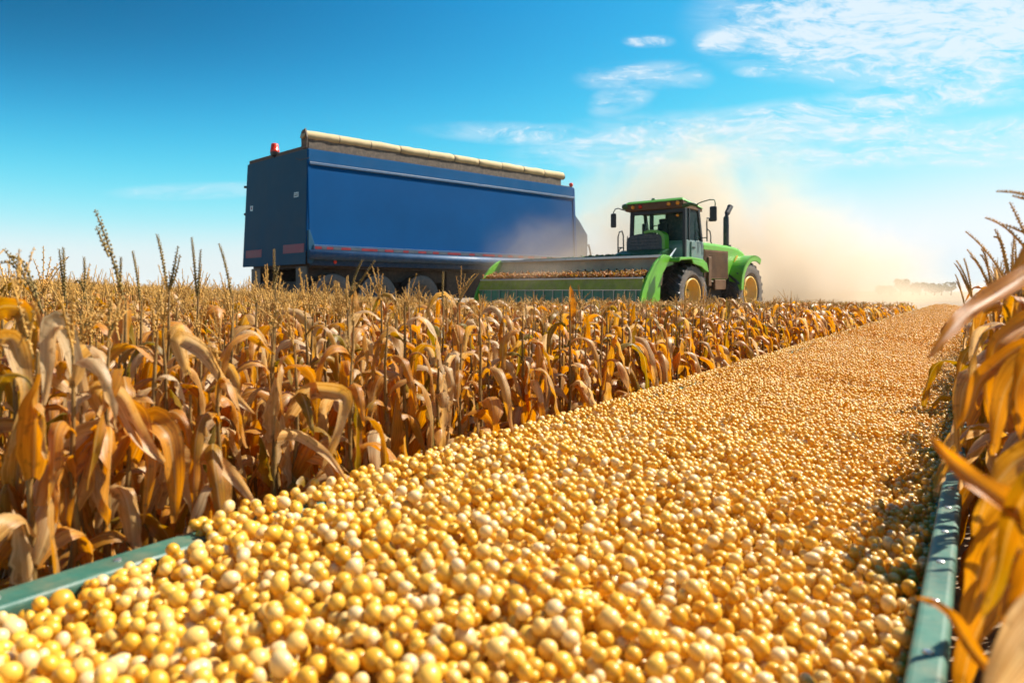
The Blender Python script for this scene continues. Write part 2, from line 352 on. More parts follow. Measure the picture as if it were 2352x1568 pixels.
# ------------------------------------------------------------------ trough frame: along U, across NV (pointing left)
UX, UY = 0.534, 0.8455
def tn(t, n, z=0.0): return Vector((t * UX - n * UY, t * UY + n * UX, z))
H = 0.60; RIM = HC - H
N0, N1 = 0.10, 1.565          # inner edges of the right and left rims
T0, T1 = -1.2, 36.0
def build_trough():
    root = empty('grain_trough', (0, 0, 0))
    tag(root, 'long teal green metal trough heaped with yellow corn kernels beside the standing corn', 'trough')
    def sweep(prof, t0=T0, t1=T1, seg=1):
        m = MB(); n = len(prof)
        ts = [t0 + (t1 - t0) * i / seg for i in range(seg + 1)]
        vs = [tn(t, p[0], p[1]) for t in ts for p in prof]
        fs = [(i * n + k, i * n + (k + 1) % n, (i + 1) * n + (k + 1) % n, (i + 1) * n + k) for i in range(seg) for k in range(n)]
        fs += [tuple(range(n))[::-1], tuple(range(seg * n, seg * n + n))]
        m.add(vs, fs); return m
    # rims: rounded hollow section with a folded lip
    def rimprof(a, b, z):
        w = b - a; r = .012; out = []
        for cx, cz, s in ((b - r, z - r, 0), (a + r, z - r, 90), (a + r, z - .045, 180), (b - r, z - .045, 270)):
            for k in range(4): out.append((cx + r * math.cos(R(s + k * 30)), cz + r * math.sin(R(s + k * 30))))
        return out
    sweep(rimprof(N1, N1 + .095, RIM + .004)).build('rim', M['trough'], root, smooth=False)
    sweep(rimprof(N0 - .056, N0, RIM + .004)).build('rim', M['trough'], root, smooth=False)
    sweep([(N1 + .03, RIM - .05), (N1 + .05, RIM - .05), (N1 - .25, .22), (N1 - .27, .22)]).build('side_wall', M['trough'], root)
    sweep([(N0 - .03, RIM - .05), (N0 - .05, RIM - .05), (N0 + .25, .22), (N0 + .27, .22)]).build('side_wall', M['trough'], root)
    sweep([(N0 + .25, .20), (N0 + .25, .22), (N1 - .25, .22), (N1 - .25, .20)]).build('floor_panel', M['trough'], root)
    for n_ in (N1 + .05, N0 - .028):
        m = MB(); t = T0 + .2
        while t < 16: p = tn(t, n_, RIM + .003); m.lathe([(0, .009), (.004, .008), (.0055, .004), (.0056, .001)], 8, 'z', tuple(p)); t += .24
        m.build('rivets', M['silver'], root)
    t = 1.05
    while t < T1:
        for a_, b_ in ((N0 - .060, N0 + .004),): sweep([(b_, RIM + .0075), (a_, RIM + .0075), (a_, RIM - .05), (b_, RIM - .05)], t, t + .07).build('joint_sleeve', M['trough'], root)
        t += 3.1
    t = T0 + .5
    proto = None
    while t < T1:
        m = MB()
        for nn_ in (N0 + .3, N1 - .3): m.tube([tn(t, nn_, 0), tn(t, nn_, .205)], .03, 8)
        m.build('leg', M['trough'], root); t += 3.1
    return root
build_trough()

# ------------------------------------------------------------------ kernels
def ico(level):
    t = (1 + 5 ** .5) / 2
    v = [(-1, t, 0), (1, t, 0), (-1, -t, 0), (1, -t, 0), (0, -1, t), (0, 1, t), (0, -1, -t), (0, 1, -t), (t, 0, -1), (t, 0, 1), (-t, 0, -1), (-t, 0, 1)]
    f = [(0, 11, 5), (0, 5, 1), (0, 1, 7), (0, 7, 10), (0, 10, 11), (1, 5, 9), (5, 11, 4), (11, 10, 2), (10, 7, 6), (7, 1, 8), (3, 9, 4), (3, 4, 2), (3, 2, 6), (3, 6, 8), (3, 8, 9), (4, 9, 5), (2, 4, 11), (6, 2, 10), (8, 6, 7), (9, 8, 1)]
    v = [np.array(p) / np.linalg.norm(p) for p in v]
    for _ in range(level):
        c = {}; nf = []
        def mid(a, b):
            k = (min(a, b), max(a, b))
            if k not in c: p = v[a] + v[b]; v.append(p / np.linalg.norm(p)); c[k] = len(v) - 1
            return c[k]
        for a, b, d in f:
            x, y, z = mid(a, b), mid(b, d), mid(d, a); nf += [(a, x, z), (b, y, x), (d, z, y), (x, y, z)]
        f = nf
    return np.array(v), np.array(f)
def heap(t, n):               # height of the grain under the loose top layer
    s = (n - N0) / (N1 - N0)
    s = min(1.0, max(0.0, s))
    prof = -.135 + .100 * math.sin(s * math.pi / 1.15) + .036 * s + .034 * min(1.0, max(0.0, (t - .75) / .4)) + .014 * s + min(1.0, max(0.0, (t - 1.5) / 2.0)) * (-.066 * (1 - s ** 3) + .004 * s ** 3)
    w = .012 * math.sin(t * 1.7 + n * 3) + .009 * math.sin(t * 3.9 - n * 5 + 1) + .006 * math.sin(t * 7.3 + n * 9)
    return (RIM + prof + w - .012) if n < N1 - .005 else RIM + .003
def pile():
    cell = .036; grid = {}
    out = []
    hcache = {}
    rr = random.Random(3)
    t = 0.1
    plan = [(0.1, 1.3, 2700, 6), (1.3, 2.1, 3500, 5), (2.1, 3.2, 4600, 4), (3.2, 5.5, 5900, 3), (5.5, 10.0, 5400, 2), (10.0, 24.0, 2700, 1), (24.0, T1 - .1, 1800, 1)]
    for ta, tb, dens, k in plan:
        cnt = int((tb - ta) * dens * 1.0)
        for i in range(cnt):
            r = .0154 * rr.choice((.74, .84, .90, .96, 1.0, 1.03, 1.08, 1.22)) * (1.0 - .38 * min(1, max(0, ((ta + (i / cnt) * (tb - ta)) - 1.1) / 2.6)) if ta < 10 else .76) * rr.uniform(.94, 1.06)
            best = None
            for _ in range(k):
                tt = min(tb, max(ta, ta + (i / cnt) * (tb - ta) + rr.gauss(0, .12))) if ta > 1.2 else rr.uniform(ta, tb); n = rr.uniform(N0 + r * .8, N1 + (.088 if tt > 1.12 else -r * .6))
                z = heap(tt, n) + r * .4
                ci, cj = int(tt / cell), int(n / cell)
                for a in (ci - 1, ci, ci + 1):
                    for b in (cj - 1, cj, cj + 1):
                        for (x2, n2, z2, r2) in grid.get((a, b), ()):
                            d2 = (tt - x2) ** 2 + (n - n2) ** 2; q = (r + r2) * .90; q2 = q * q
                            if d2 < q2:
                                zz = z2 + math.sqrt(q2 - d2)
                                if zz > z: z = zz
                if n > N1 - .012 and z > RIM + r * 2.6: continue
                sc = z - heap(tt, n) * 1.0
                if best is None or sc < best[0]: best = (sc, tt, n, z, ci, cj)
            if best is None: continue
            _, tt, n, z, ci, cj = best
            grid.setdefault((ci, cj), []).append((tt, n, z, r)); out.append((tt, n, z, r))
    return np.array(out)
P = pile()
KX = P[:, 0] * UX - P[:, 1] * UY; KY = P[:, 0] * UY + P[:, 1] * UX; KZ = P[:, 2]; KR = P[:, 3]
pos = np.stack([KX, KY, KZ], 1); nk = len(pos)
ktone = np.clip(rng.choice([.12, .3, .48, .7, .92], nk, p=[.12, .24, .25, .22, .17]) + rng.normal(0, .04, nk), 0, 1)
def rotm(n):
    q = rng.normal(size=(n, 4)); q /= np.linalg.norm(q, axis=1)[:, None]; w, x, y, z = q.T
    return np.stack([np.stack([1 - 2 * (y * y + z * z), 2 * (x * y - z * w), 2 * (x * z + y * w)], 1),
                     np.stack([2 * (x * y + z * w), 1 - 2 * (x * x + z * z), 2 * (y * z - x * w)], 1),
                     np.stack([2 * (x * z - y * w), 2 * (y * z + x * w), 1 - 2 * (x * x + y * y)], 1)], 1)
depth = KY; px = 1176 + F * KX / np.maximum(depth, .05); py = HOR + F * (HC - KZ) / np.maximum(depth, .05)
inview = (depth > .3) & (px > -30) & (px < 2382) & (py < 1600)
# the 300 that show largest: in view, near and not buried
cand = np.where(inview & (depth < 3.0) & (px > 10) & (px < 2340) & (py < 1560))[0]
eye = np.array([0, 0, HC]); cand = cand[np.argsort(-(KR / depth)[cand])][:1400]
near = np.where((depth < 3.6) & (depth > .2))[0]
keep = []
for c in cand:
    d = eye - pos[c]; Ld = np.linalg.norm(d); d = d / Ld
    rel = pos[near] - pos[c]; al = rel @ d; perp = np.linalg.norm(rel - al[:, None] * d, axis=1)
    blk = (al > .005) & (al < Ld) & (perp < KR[near] * .8)
    if not blk.any(): keep.append(c)
    if len(keep) >= 300: break
solo = set(keep)
V3, F3 = ico(3); V2, F2 = ico(2); V1, F1 = ico(1); V0, F0_ = ico(0)
def lump(V, k):   # slightly irregular kernel shapes
    a = np.array([[.9, .3, .5], [-.4, .8, .2], [.1, -.6, .9]]) * math.cos(k * 1.7)
    w = 1 + .05 * np.sin(V @ a[0] * 1.6 + k) + .045 * np.sin(V @ a[1] * 1.5 + 2 * k)
    return V * w[:, None] * np.array([[1 + .05 * math.sin(k * 2.1), 1, .95 + .04 * math.cos(k * 1.3)]])
CLS = [('deep orange', .12), ('golden', .3), ('bright yellow', .5), ('pale yellow', .7), ('cream coloured', .92)]
kmesh = {}
for ci, (nm, tv) in enumerate(CLS):
    for s in range(3):
        Vl = lump(V3, ci * 3 + s); kmesh[(ci, s)] = npmesh('corn_kernel', Vl, F3, M['kernel'], tone=np.full(len(Vl), tv))
for c in keep:
    ci = int(np.argmin([abs(ktone[c] - t) for _, t in CLS]))
    o = bpy.data.objects.new('corn_kernel', kmesh[(ci, rnd.randrange(3))]); C.objects.link(o)
    o.location = pos[c]; o.scale = tuple(KR[c] * rnd.uniform(.88, 1.08) for _ in range(3)); o.rotation_euler = (rnd.uniform(0, 6), rnd.uniform(0, 6), rnd.uniform(0, 6))
    size = 'large' if KR[c] > .0168 else ('small' if KR[c] < .0136 else 'medium')
    tag(o, '%s %s round corn kernel on top of the grain in the blurred foreground' % (size, CLS[ci][0]), 'corn kernel', '%s %s kernels in the blurred foreground' % (size, CLS[ci][0]))
rest = np.array([i for i in range(nk) if i not in solo and depth[i] > .25 and px[i] > -260 and px[i] < 2600])
def joinspheres(idx, V, Fc):
    n = len(idx); Rm = rotm(n); sc = rng.uniform(.86, 1.10, (n, 1, 3))
    W = np.einsum('nij,nvj->nvi', Rm, V[None] * sc) * KR[idx][:, None, None] + pos[idx][:, None, :]
    Fo = (Fc[None] + (np.arange(n) * len(V))[:, None, None]).reshape(-1, 3)
    return W.reshape(-1, 3), Fo, np.repeat(ktone[idx], len(V))
Vs, Fs, Ts = [], [], []; off = 0
for lo, hi, (V, Fc) in ((.25, 2.2, (V2, F2)), (2.2, 5.5, (V1, F1)), (5.5, 60, (V0, F0_))):
    idx = rest[(depth[rest] >= lo) & (depth[rest] < hi)]
    if len(idx) == 0: continue
    Vl = lump(V, 2)
    a, b, c = joinspheres(idx, Vl, Fc); Vs.append(a); Fs.append(b + off); Ts.append(c); off += len(a)
# the grain under the loose kernels
nt_, nn_ = 460, 22
tt = np.concatenate([np.linspace(T0 + .3, 12, 260), np.linspace(12.1, T1 - .1, 200)]); nv = np.linspace(N0 + .002, N1 - .006, nn_)
BV = np.array([[*(tn(t, n)[:2]), heap(t, n) - .008] for t in tt for n in nv])
i, j = np.meshgrid(np.arange(nt_ - 1), np.arange(nn_ - 1), indexing='ij'); q = (i * nn_ + j).ravel()
BF = np.concatenate([np.stack([q, q + nn_, q + nn_ + 1], 1), np.stack([q, q + nn_ + 1, q + 1], 1)])
Vs.append(BV); Fs.append(BF + off); Ts.append(np.full(len(BV), .40))
o = link('corn_kernel_heap', npmesh('corn_kernel_heap', np.concatenate(Vs), np.concatenate(Fs), M['kernel'], tone=np.concatenate(Ts)))
tag(o, 'heap of loose yellow corn kernels filling the green trough', 'grain', kind='stuff')

# ------------------------------------------------------------------ corn plants
def leaf_np(r, L_, W, az_, th0, th1, bend=.45, twist=0.0, drift=0.0, ns=9, nc=4, ripple=.12, base=(0, 0, 0), tone=None, fold=.25):
    s = np.linspace(0, 1, ns + 1)
    k = 1 / (1 + np.exp(-(s - bend) * 9)); k = (k - k[0]) / (k[-1] - k[0])
    th = th0 + (th1 - th0) * k; a = az_ + drift * s ** 1.5
    ds = L_ / ns
    d = np.stack([np.cos(th) * np.cos(a), np.cos(th) * np.sin(a), np.sin(th)], 1)
    p = np.vstack([[0, 0, 0], np.cumsum((d[:-1] + d[1:]) * .5 * ds, axis=0)]) + np.array(base)
    side0 = np.stack([-np.sin(a), np.cos(a), np.zeros_like(a)], 1); nrm = np.cross(d, side0)
    ph = twist * s + .5 * np.sin(s * 5 + r.uniform(0, 6)) * r.uniform(0, .7)
    side = side0 * np.cos(ph)[:, None] + nrm * np.sin(ph)[:, None]; nrm2 = np.cross(d, side)
    w = W * np.clip((s + .10) / .35, 0, 1) ** .6 * np.clip((1.03 - s) / .62, 0, 1) ** .75
    ej = [np.clip(1 - r.uniform(0, .22, ns + 1) * (r.uniform(0, 1, ns + 1) < .6) - (r.uniform(0, 1, ns + 1) < .07) * .35, .4, 1) for _ in (0, 1)]
    c = np.linspace(-.5, .5, nc + 1); f1, p1, p2 = r.uniform(2, 4.5), r.uniform(0, 6), r.uniform(0, 6)
    V = []
    for ci_, cc in enumerate(c):
        rp = ripple * W * (abs(cc) * 2) ** 1.5 * np.sin(s * f1 * 6.28 + (p1 if cc < 0 else p2))
        lift = -fold * W * (abs(cc) * 2) ** 1.3 * np.minimum(1, w / W)
        V.append(p + side * (cc * w * (1 + (ej[0 if cc < 0 else 1] - 1) * (abs(cc) * 2) ** 2))[:, None] + nrm2 * (rp + lift)[:, None])
    V = np.stack(V, 1)                               # ns+1, nc+1, 3
    uv = np.stack(np.broadcast_arrays((c + .5)[None, :], s[:, None]), 2)
    n1_ = nc + 1; i_, j_ = np.meshgrid(np.arange(ns), np.arange(nc), indexing='ij'); q_ = (i_ * n1_ + j_).ravel()
    Fq = np.stack([q_, q_ + 1, q_ + n1_ + 1, q_ + n1_], 1)
    tv = r.uniform(0, 1) if tone is None else tone
    return V.reshape(-1, 3), Fq, np.full(V.shape[0] * V.shape[1], tv), uv.reshape(-1, 2)
def tube_np(pts, rad, n=5, tone=.5):
    pts = np.array(pts, float); rad = np.broadcast_to(rad, len(pts)); V = []
    T = np.gradient(pts, axis=0); T /= np.linalg.norm(T, axis=1)[:, None] + 1e-9
    a = np.cross(T, [0.3, 0.2, 1.0]); ln = np.linalg.norm(a, axis=1); a[ln < .1] = np.cross(T[ln < .1], [1, 0, 0]); a /= np.linalg.norm(a, axis=1)[:, None]
    b = np.cross(T, a); w = np.arange(n) * 2 * np.pi / n
    V = pts[:, None] + rad[:, None, None] * (np.cos(w)[None, :, None] * a[:, None] + np.sin(w)[None, :, None] * b[:, None])
    m = len(pts); i_, j_ = np.meshgrid(np.arange(m - 1), np.arange(n), indexing='ij'); j2 = (j_ + 1) % n
    Fq = np.stack([(i_ * n + j_).ravel(), (i_ * n + j2).ravel(), ((i_ + 1) * n + j2).ravel(), ((i_ + 1) * n + j_).ravel()], 1)
    uv = np.stack(np.broadcast_arrays((np.arange(n) / n)[None], (np.arange(m) / m)[:, None]), 2).reshape(-1, 2)
    return V.reshape(-1, 3), Fq, np.full(m * n, tone), uv
def cat(parts):
    off = 0; A, B, T_, U_ = [], [], [], []
    for v, f, t, u in parts: A.append(v); B.append(f + off); T_.append(t); U_.append(u); off += len(v)
    return np.concatenate(A), np.concatenate(B), np.concatenate(T_), np.concatenate(U_)
def shift(part, d): return part[0] + np.array(d), part[1], part[2], part[3]
def tassel_np(r, Lt, nb, spread, beads=True, lean=(0, 0), base=(0, 0, 0), bead=.0065):
    """a tassel: a central spike and side branches set with paired spikelets; returns (parts)"""
    out = []; base = np.array(base, float)
    for k in range(nb):
        a = r.uniform(0, 6.28); L1 = Lt * (1 if k == 0 else r.uniform(.45, .8)); sp = 0.06 if k == 0 else r.uniform(.35, 1) * spread
        st = base + (0 if k == 0 else r.uniform(.05, .3) * Lt) * np.array([lean[0], lean[1], 1])
        m = 14 if beads else 7
        s = np.linspace(0, 1, m); cur = r.uniform(-.4, 1.0) * (0.25 if k == 0 else 1)
        hx = sp * s + cur * .25 * s ** 2
        pts = st + L1 * np.stack([hx * np.cos(a) + lean[0] * s, hx * np.sin(a) + lean[1] * s, s * (1 - .25 * abs(cur) * s)], 1)
        if beads:
            out.append(tube_np(pts, np.linspace(.0028, .0016, m), 4, .5))
            nbd = int(L1 / (bead * 1.5)); 
            for q in range(2, nbd):
                u = q / nbd; c = np.array([np.interp(u, s, pts[:, i]) for i in range(3)])
                w = q * 2.4 + r.uniform(-.4, .4); o_ = np.array([math.cos(w), math.sin(w), .55]) * bead * .75
                sz = bead * r.uniform(.75, 1.15) * (1.05 - .55 * u ** 3)
                c = c + o_
                V = np.array([[1, 0, .3], [0, 1, .3], [-1, 0, .3], [0, -1, .3], [0, 0, 1.5], [0, 0, -.9]]) * sz * .62 + c
                Fq = np.array([[0, 1, 4, 4], [1, 2, 4, 4], [2, 3, 4, 4], [3, 0, 4, 4], [1, 0, 5, 5], [2, 1, 5, 5], [3, 2, 5, 5], [0, 3, 5, 5]])
                out.append((V, Fq, np.full(6, r.uniform(.2, .8)), np.zeros((6, 2))))
        else:
            rad = np.where(np.arange(m) % 2 == 0, bead * .45, bead * 1.0) * np.linspace(1, .6, m)
            out.append(tube_np(pts, rad, 3, .5))
    return out
def fix(Fq):  # quads written with a repeated corner become triangles
    return Fq
def mesh_from(part, name, mats):
    V, Fq, T_, U_ = part
    tri = Fq[:, 2] == Fq[:, 3]
    if tri.any():
        q = Fq[~tri]; t3 = np.concatenate([q[:, [0, 1, 2]], q[:, [0, 2, 3]], Fq[tri][:, :3]]); return npmesh(name, V, t3, mats, T_, U_)
    return npmesh(name, V, Fq, mats, T_, U_)
def cob_np(r, L_, rad, base, az_, tilt, tone):
    s = np.linspace(0, 1, 8); prof = rad * np.sin(np.clip(s * .93 + .07, 0, 1) * np.pi) ** .55
    d = np.array([math.sin(tilt) * math.cos(az_), math.sin(tilt) * math.sin(az_), math.cos(tilt)])
    return tube_np(np.array(base) + d * (L_ * s)[:, None], np.maximum(prof, .004), 8, tone)

lr = np.random.default_rng(21)
# leaf library for plants whose leaves are parts of their own
LEAVES = []
for k in range(45):
    up = k % 5 == 0 or k % 9 == 4
    L_ = lr.uniform(.30, .56); W = lr.uniform(.042, .070)
    if up: part = leaf_np(lr, L_ * .62, W * 1.05, 0, R(lr.uniform(74, 86)), R(lr.uniform(50, 78)), .7, lr.uniform(-1, 1), lr.uniform(-.3, .3), 14, 6, .10, tone=lr.uniform(0, .5), fold=.6)
    else: part = leaf_np(lr, L_, W, 0, R(lr.uniform(48, 84)), R(lr.uniform(-92, -76)), lr.uniform(.12, .36), lr.uniform(-2.4, 2.4), lr.uniform(-.9, .9), 16, 6, lr.uniform(.12, .24), tone=lr.uniform(0, 1))
    LEAVES.append((mesh_from(part, 'leaf', M['leaf']), up))
STALKS, TASSELS, COBS = [], [], []
for k in range(5):
    pts = [(lr.uniform(-.008, .008) * (1 if i else 0), lr.uniform(-.008, .008) * (1 if i else 0), i / 8.0) for i in range(9)]
    rad = [.011, .011, .0105, .0095, .0085, .0075, .006, .0045, .003]
    st = []
    pts2, rad2 = [], []
    for i in range(9):
        pts2 += [np.array(pts[i]) - (0, 0, .006), np.array(pts[i]) + (0, 0, .006)] if i else [np.array(pts[i]) - (0, 0, .03)]
        rad2 += [rad[i] * 1.0, rad[i] * 1.3] if i else [rad[i]]
    STALKS.append(mesh_from(tube_np(pts2, np.array(rad2), 7, .3), 'stalk', M['stalk']))
for k in range(9):
    TASSELS.append(mesh_from(cat(tassel_np(lr, lr.uniform(.12, .20), int(lr.choice([2, 3, 5, 6])), .55, True, (lr.uniform(-.25, .25), lr.uniform(-.25, .25)))), 'tassel', M['tassel']))
for k in range(4):
    COBS.append(mesh_from(cob_np(lr, .17, .026, (0, 0, 0), 0, .45, lr.uniform(0, .25)), 'ear', M['leaf']))
def canopy(x, y):      # height of the leaf tops: the crop stands taller to the left
    return max(.76, min(1.44, 1.235 - .0168 * y + .042 * max(0, -x - 1.6)))
LAB_ROW = 'corn plants in the rows left of the trough'
def full_plant(x, y, h, seed, label, group, nleaf=9, tassel=True, hero=None):
    r = random.Random(seed)
    root = empty('corn_plant', (x, y, 0), r.uniform(0, 6.28)); tag(root, label, 'corn plant', group)
    s = link('stalk', r.choice(STALKS), root); s.scale = (1, 1, h)
    a = r.uniform(0, 6.28)
    lean = r.uniform(-.02, .02)
    for k in range(nleaf):
        me, up = r.choice(LEAVES)
        u = .30 + .68 * (k + .5) / nleaf
        if up and u > .68: me, up = LEAVES[1 + 5 * r.randrange(7) + r.randrange(2)]
        l = link('leaf', me, root, (0, 0, h * u - .02)); a += math.pi + r.uniform(-.7, .7)
        sc = r.uniform(.8, 1.15) * (1 if u < .8 else .72); l.scale = (sc, sc, sc); l.rotation_euler = (r.uniform(-.15, .15), r.uniform(-.15, .15), a)
    if r.random() < .5:
        c = link('ear', r.choice(COBS), root, (0, 0, h * r.uniform(.5, .72))); c.rotation_euler = (0, 0, r.uniform(0, 6.28))
    if tassel:
        t_ = link('tassel', r.choice(TASSELS), root, (0, 0, h - .01)); t_.rotation_euler = (0, 0, r.uniform(0, 6.28)); q = r.uniform(.75, 1.15) * tasl(x, y); t_.scale = (q, q, q)
    return root
def plant_np(r, h, nleaf, ns, nc, beads, ntas, lowcut=.25, wmul=1.0):
    parts = [tube_np([(0, 0, 0), (0, 0, h * .5), (0, 0, h)], np.array([.012, .011, .006]), 5, .25)]
    a = r.uniform(0, 6.28)
    for k in range(nleaf):
        u = lowcut + (.99 - lowcut) * (k + .5) / nleaf; a += math.pi + r.uniform(-.8, .8); up = r.uniform() < .2 and u < .75
        L_ = r.uniform(.28, .52); W = r.uniform(.040, .066) * wmul
        parts.append(leaf_np(r, L_ * (.6 if up else 1), W, a, R(r.uniform(52, 84)), R(r.uniform(40, 75) if up else r.uniform(-90, -70)), r.uniform(.14, .4), r.uniform(-2.2, 2.2), r.uniform(-.9, .9), ns, nc, .15, (0, 0, h * u - .02)))
    tz = tassel_np(r, r.uniform(.13, .22), ntas + 2, .6, beads, (r.uniform(-.25, .25), r.uniform(-.25, .25)), (0, 0, h - .01), .0065 if beads else .006)
    return cat(parts), cat(tz)
def tasl(x, y): return .5 + .5 * min(1, max(0, (-x / y - .02) / .3))   # tassels are shorter towards the right of the field
def merge(part, rz, sc, x, y, ts, tk=None):
    V, Fq, T_, U_ = part; c, s = math.cos(rz), math.sin(rz)
    W = V * np.array([1, 1, 1.0]); X = W[:, 0] * c - W[:, 1] * s + x; Y = W[:, 0] * s + W[:, 1] * c + y
    Z = W[:, 2] if tk is None else 1 + (W[:, 2] - 1) * tk
    return np.stack([X, Y, Z * sc], 1), Fq, (T_ + ts) % 1.0, U_
# vehicle frames (world positions), needed to keep the crop clear of them
HP = Vector((6.8, 29.0, 0)); HX = Vector((.743, -.669, 0)); HY = Vector((.669, .743, 0)); HROT = math.atan2(-.669, .743)
TP = Vector((-8.28, 30.0, 0)); TXv = Vector((.716, .698, 0)); TYv = Vector((-.698, .716, 0)); TROT = math.atan2(.698, .716)
def blocked(x, y):
    d = Vector((x, y, 0)) - HP; a, b = d.dot(HX), d.dot(HY)
    if -9.4 < a < 1.4 and -4.1 < b: return True
    if a >= 1.4 and b > -.5: return True
    d = Vector((x, y, 0)) - TP; a, b = d.dot(TXv), d.dot(TYv)
    if -.7 < a < 60 and -1.0 < b < 6.3: return True
    if -.7 < a and b > -1: return True
    return False
spots = []
row = 0; n = N1 + .27
while n < 60:
    sp_ = .14 if n < 8 else .18
    for t in np.arange(-30, 75, sp_):
        t2 = t + rnd.uniform(-.05, .05); n2 = n + rnd.uniform(-.07, .07)
        p = tn(t2, n2)
        if p.y < .75 or p.y > 44 or abs(p.x) / p.y > .80: continue
        if p.x > -8 and p.y > 30.5: continue
        if blocked(p.x, p.y): continue
        if p.y > 15 and rnd.random() < .25: continue
        if p.y > 30 and rnd.random() < .4: continue
        spots.append((p.y, p.x, p.y, row))
    n += .30 if n < 3 else .42; row += 1
spots.sort()
vis = [s for s in spots if abs(s[1]) / s[0] < .72]
# the plants that show largest: by distance, the front rows first
score = sorted(vis, key=lambda s: s[0] * (1 + .30 * s[3]))
NFULL, NSOLO = 145, 168
full = set(score[:NFULL]); solo_p = set(score[NFULL:NSOLO])
LT = ['dry corn plant with drooping tan leaves in the front row beside the trough', 'dry corn plant with pale curled leaves just behind the front row', 'dry corn plant with a brown tassel standing among the near rows']
pr = np.random.default_rng(77)
MID = [plant_np(pr, 1.0, 10, 9, 4, True, int(pr.choice([1, 2, 3, 4]))) for _ in range(14)]
MIDM = []
for lf, tz in MID:
    V = np.concatenate([lf[0], tz[0]])
    tri = lambda Fq: np.concatenate([Fq[Fq[:, 2] != Fq[:, 3]][:, [0, 1, 2]], Fq[Fq[:, 2] != Fq[:, 3]][:, [0, 2, 3]], Fq[Fq[:, 2] == Fq[:, 3]][:, :3]])
    F0 = tri(lf[1]); F1_ = tri(tz[1]) + len(lf[0])
    me = npmesh('corn_plant', V, np.concatenate([F0, F1_]), [M['leaf'], M['tassel']], np.concatenate([lf[2], tz[2]]), np.concatenate([lf[3], tz[3]]))
    mi = np.zeros(len(me.polygons), dtype=np.int32); mi[len(F0):] = 1; me.polygons.foreach_set('material_index', mi); MIDM.append(me)
FAR = [plant_np(pr, 1.0, 8, 5, 2, False, int(pr.choice([3, 4, 5])), .45, 1.15) for _ in range(16)]
restp = []
for s in vis + [q for q in spots if abs(q[1]) / q[0] >= .72]:
    _, x, y, rw = s; h = canopy(x, y) * rnd.uniform(.90, 1.06)
    if s in full:
        lab = LT[0] if rw == 0 else LT[1] if rw == 1 else LT[2]
        full_plant(x, y, h, int(x * 1000 + y * 77), lab, LAB_ROW + (', front row' if rw == 0 else ', second row' if rw == 1 else ', rows behind'), nleaf=rnd.choice((12, 13, 14)) if rw < 2 else 10)
    elif s in solo_p:
        o = link('corn_plant', rnd.choice(MIDM), None, (x, y, 0)); o.rotation_euler = (0, 0, rnd.uniform(0, 6.28)); o.scale = (1, 1, h)
        tag(o, 'small dry corn plant in the rows between the trough and the green harvester', 'corn plant', 'corn plants in the middle distance')
    else: restp.append((x, y, h))
A = []; Bt = []
for (x, y, h) in restp:
    lf, tz = MID[rnd.randrange(14)] if y < 8 else FAR[rnd.randrange(16)]
    rz = rnd.uniform(0, 6.28); ts = rnd.random()
    A.append(merge(lf, rz, h, x, y, ts)); Bt.append(merge(tz, rz, h, x, y, 0, tasl(x, y)))
lf = cat(A); tz = cat(Bt)
tri = lambda Fq: np.concatenate([Fq[Fq[:, 2] != Fq[:, 3]][:, [0, 1, 2]], Fq[Fq[:, 2] != Fq[:, 3]][:, [0, 2, 3]], Fq[Fq[:, 2] == Fq[:, 3]][:, :3]])
F0 = tri(lf[1]); F1_ = tri(tz[1]) + len(lf[0])
me = npmesh('corn_field', np.concatenate([lf[0], tz[0]]), np.concatenate([F0, F1_]), [M['leaf'], M['tassel']], np.concatenate([lf[2], tz[2]]), np.concatenate([lf[3], tz[3]]))
mi = np.zeros(len(me.polygons), dtype=np.int32); mi[len(F0):] = 1; me.polygons.foreach_set('material_index', mi)
o = link('corn_field', me); tag(o, 'mass of dry golden corn stretching from the near rows to the harvester', 'corn crop', kind='stuff')
print('kernels', nk, 'solo', len(keep), 'spots', len(spots), 'rest', len(restp), 'polys', len(me.polygons))
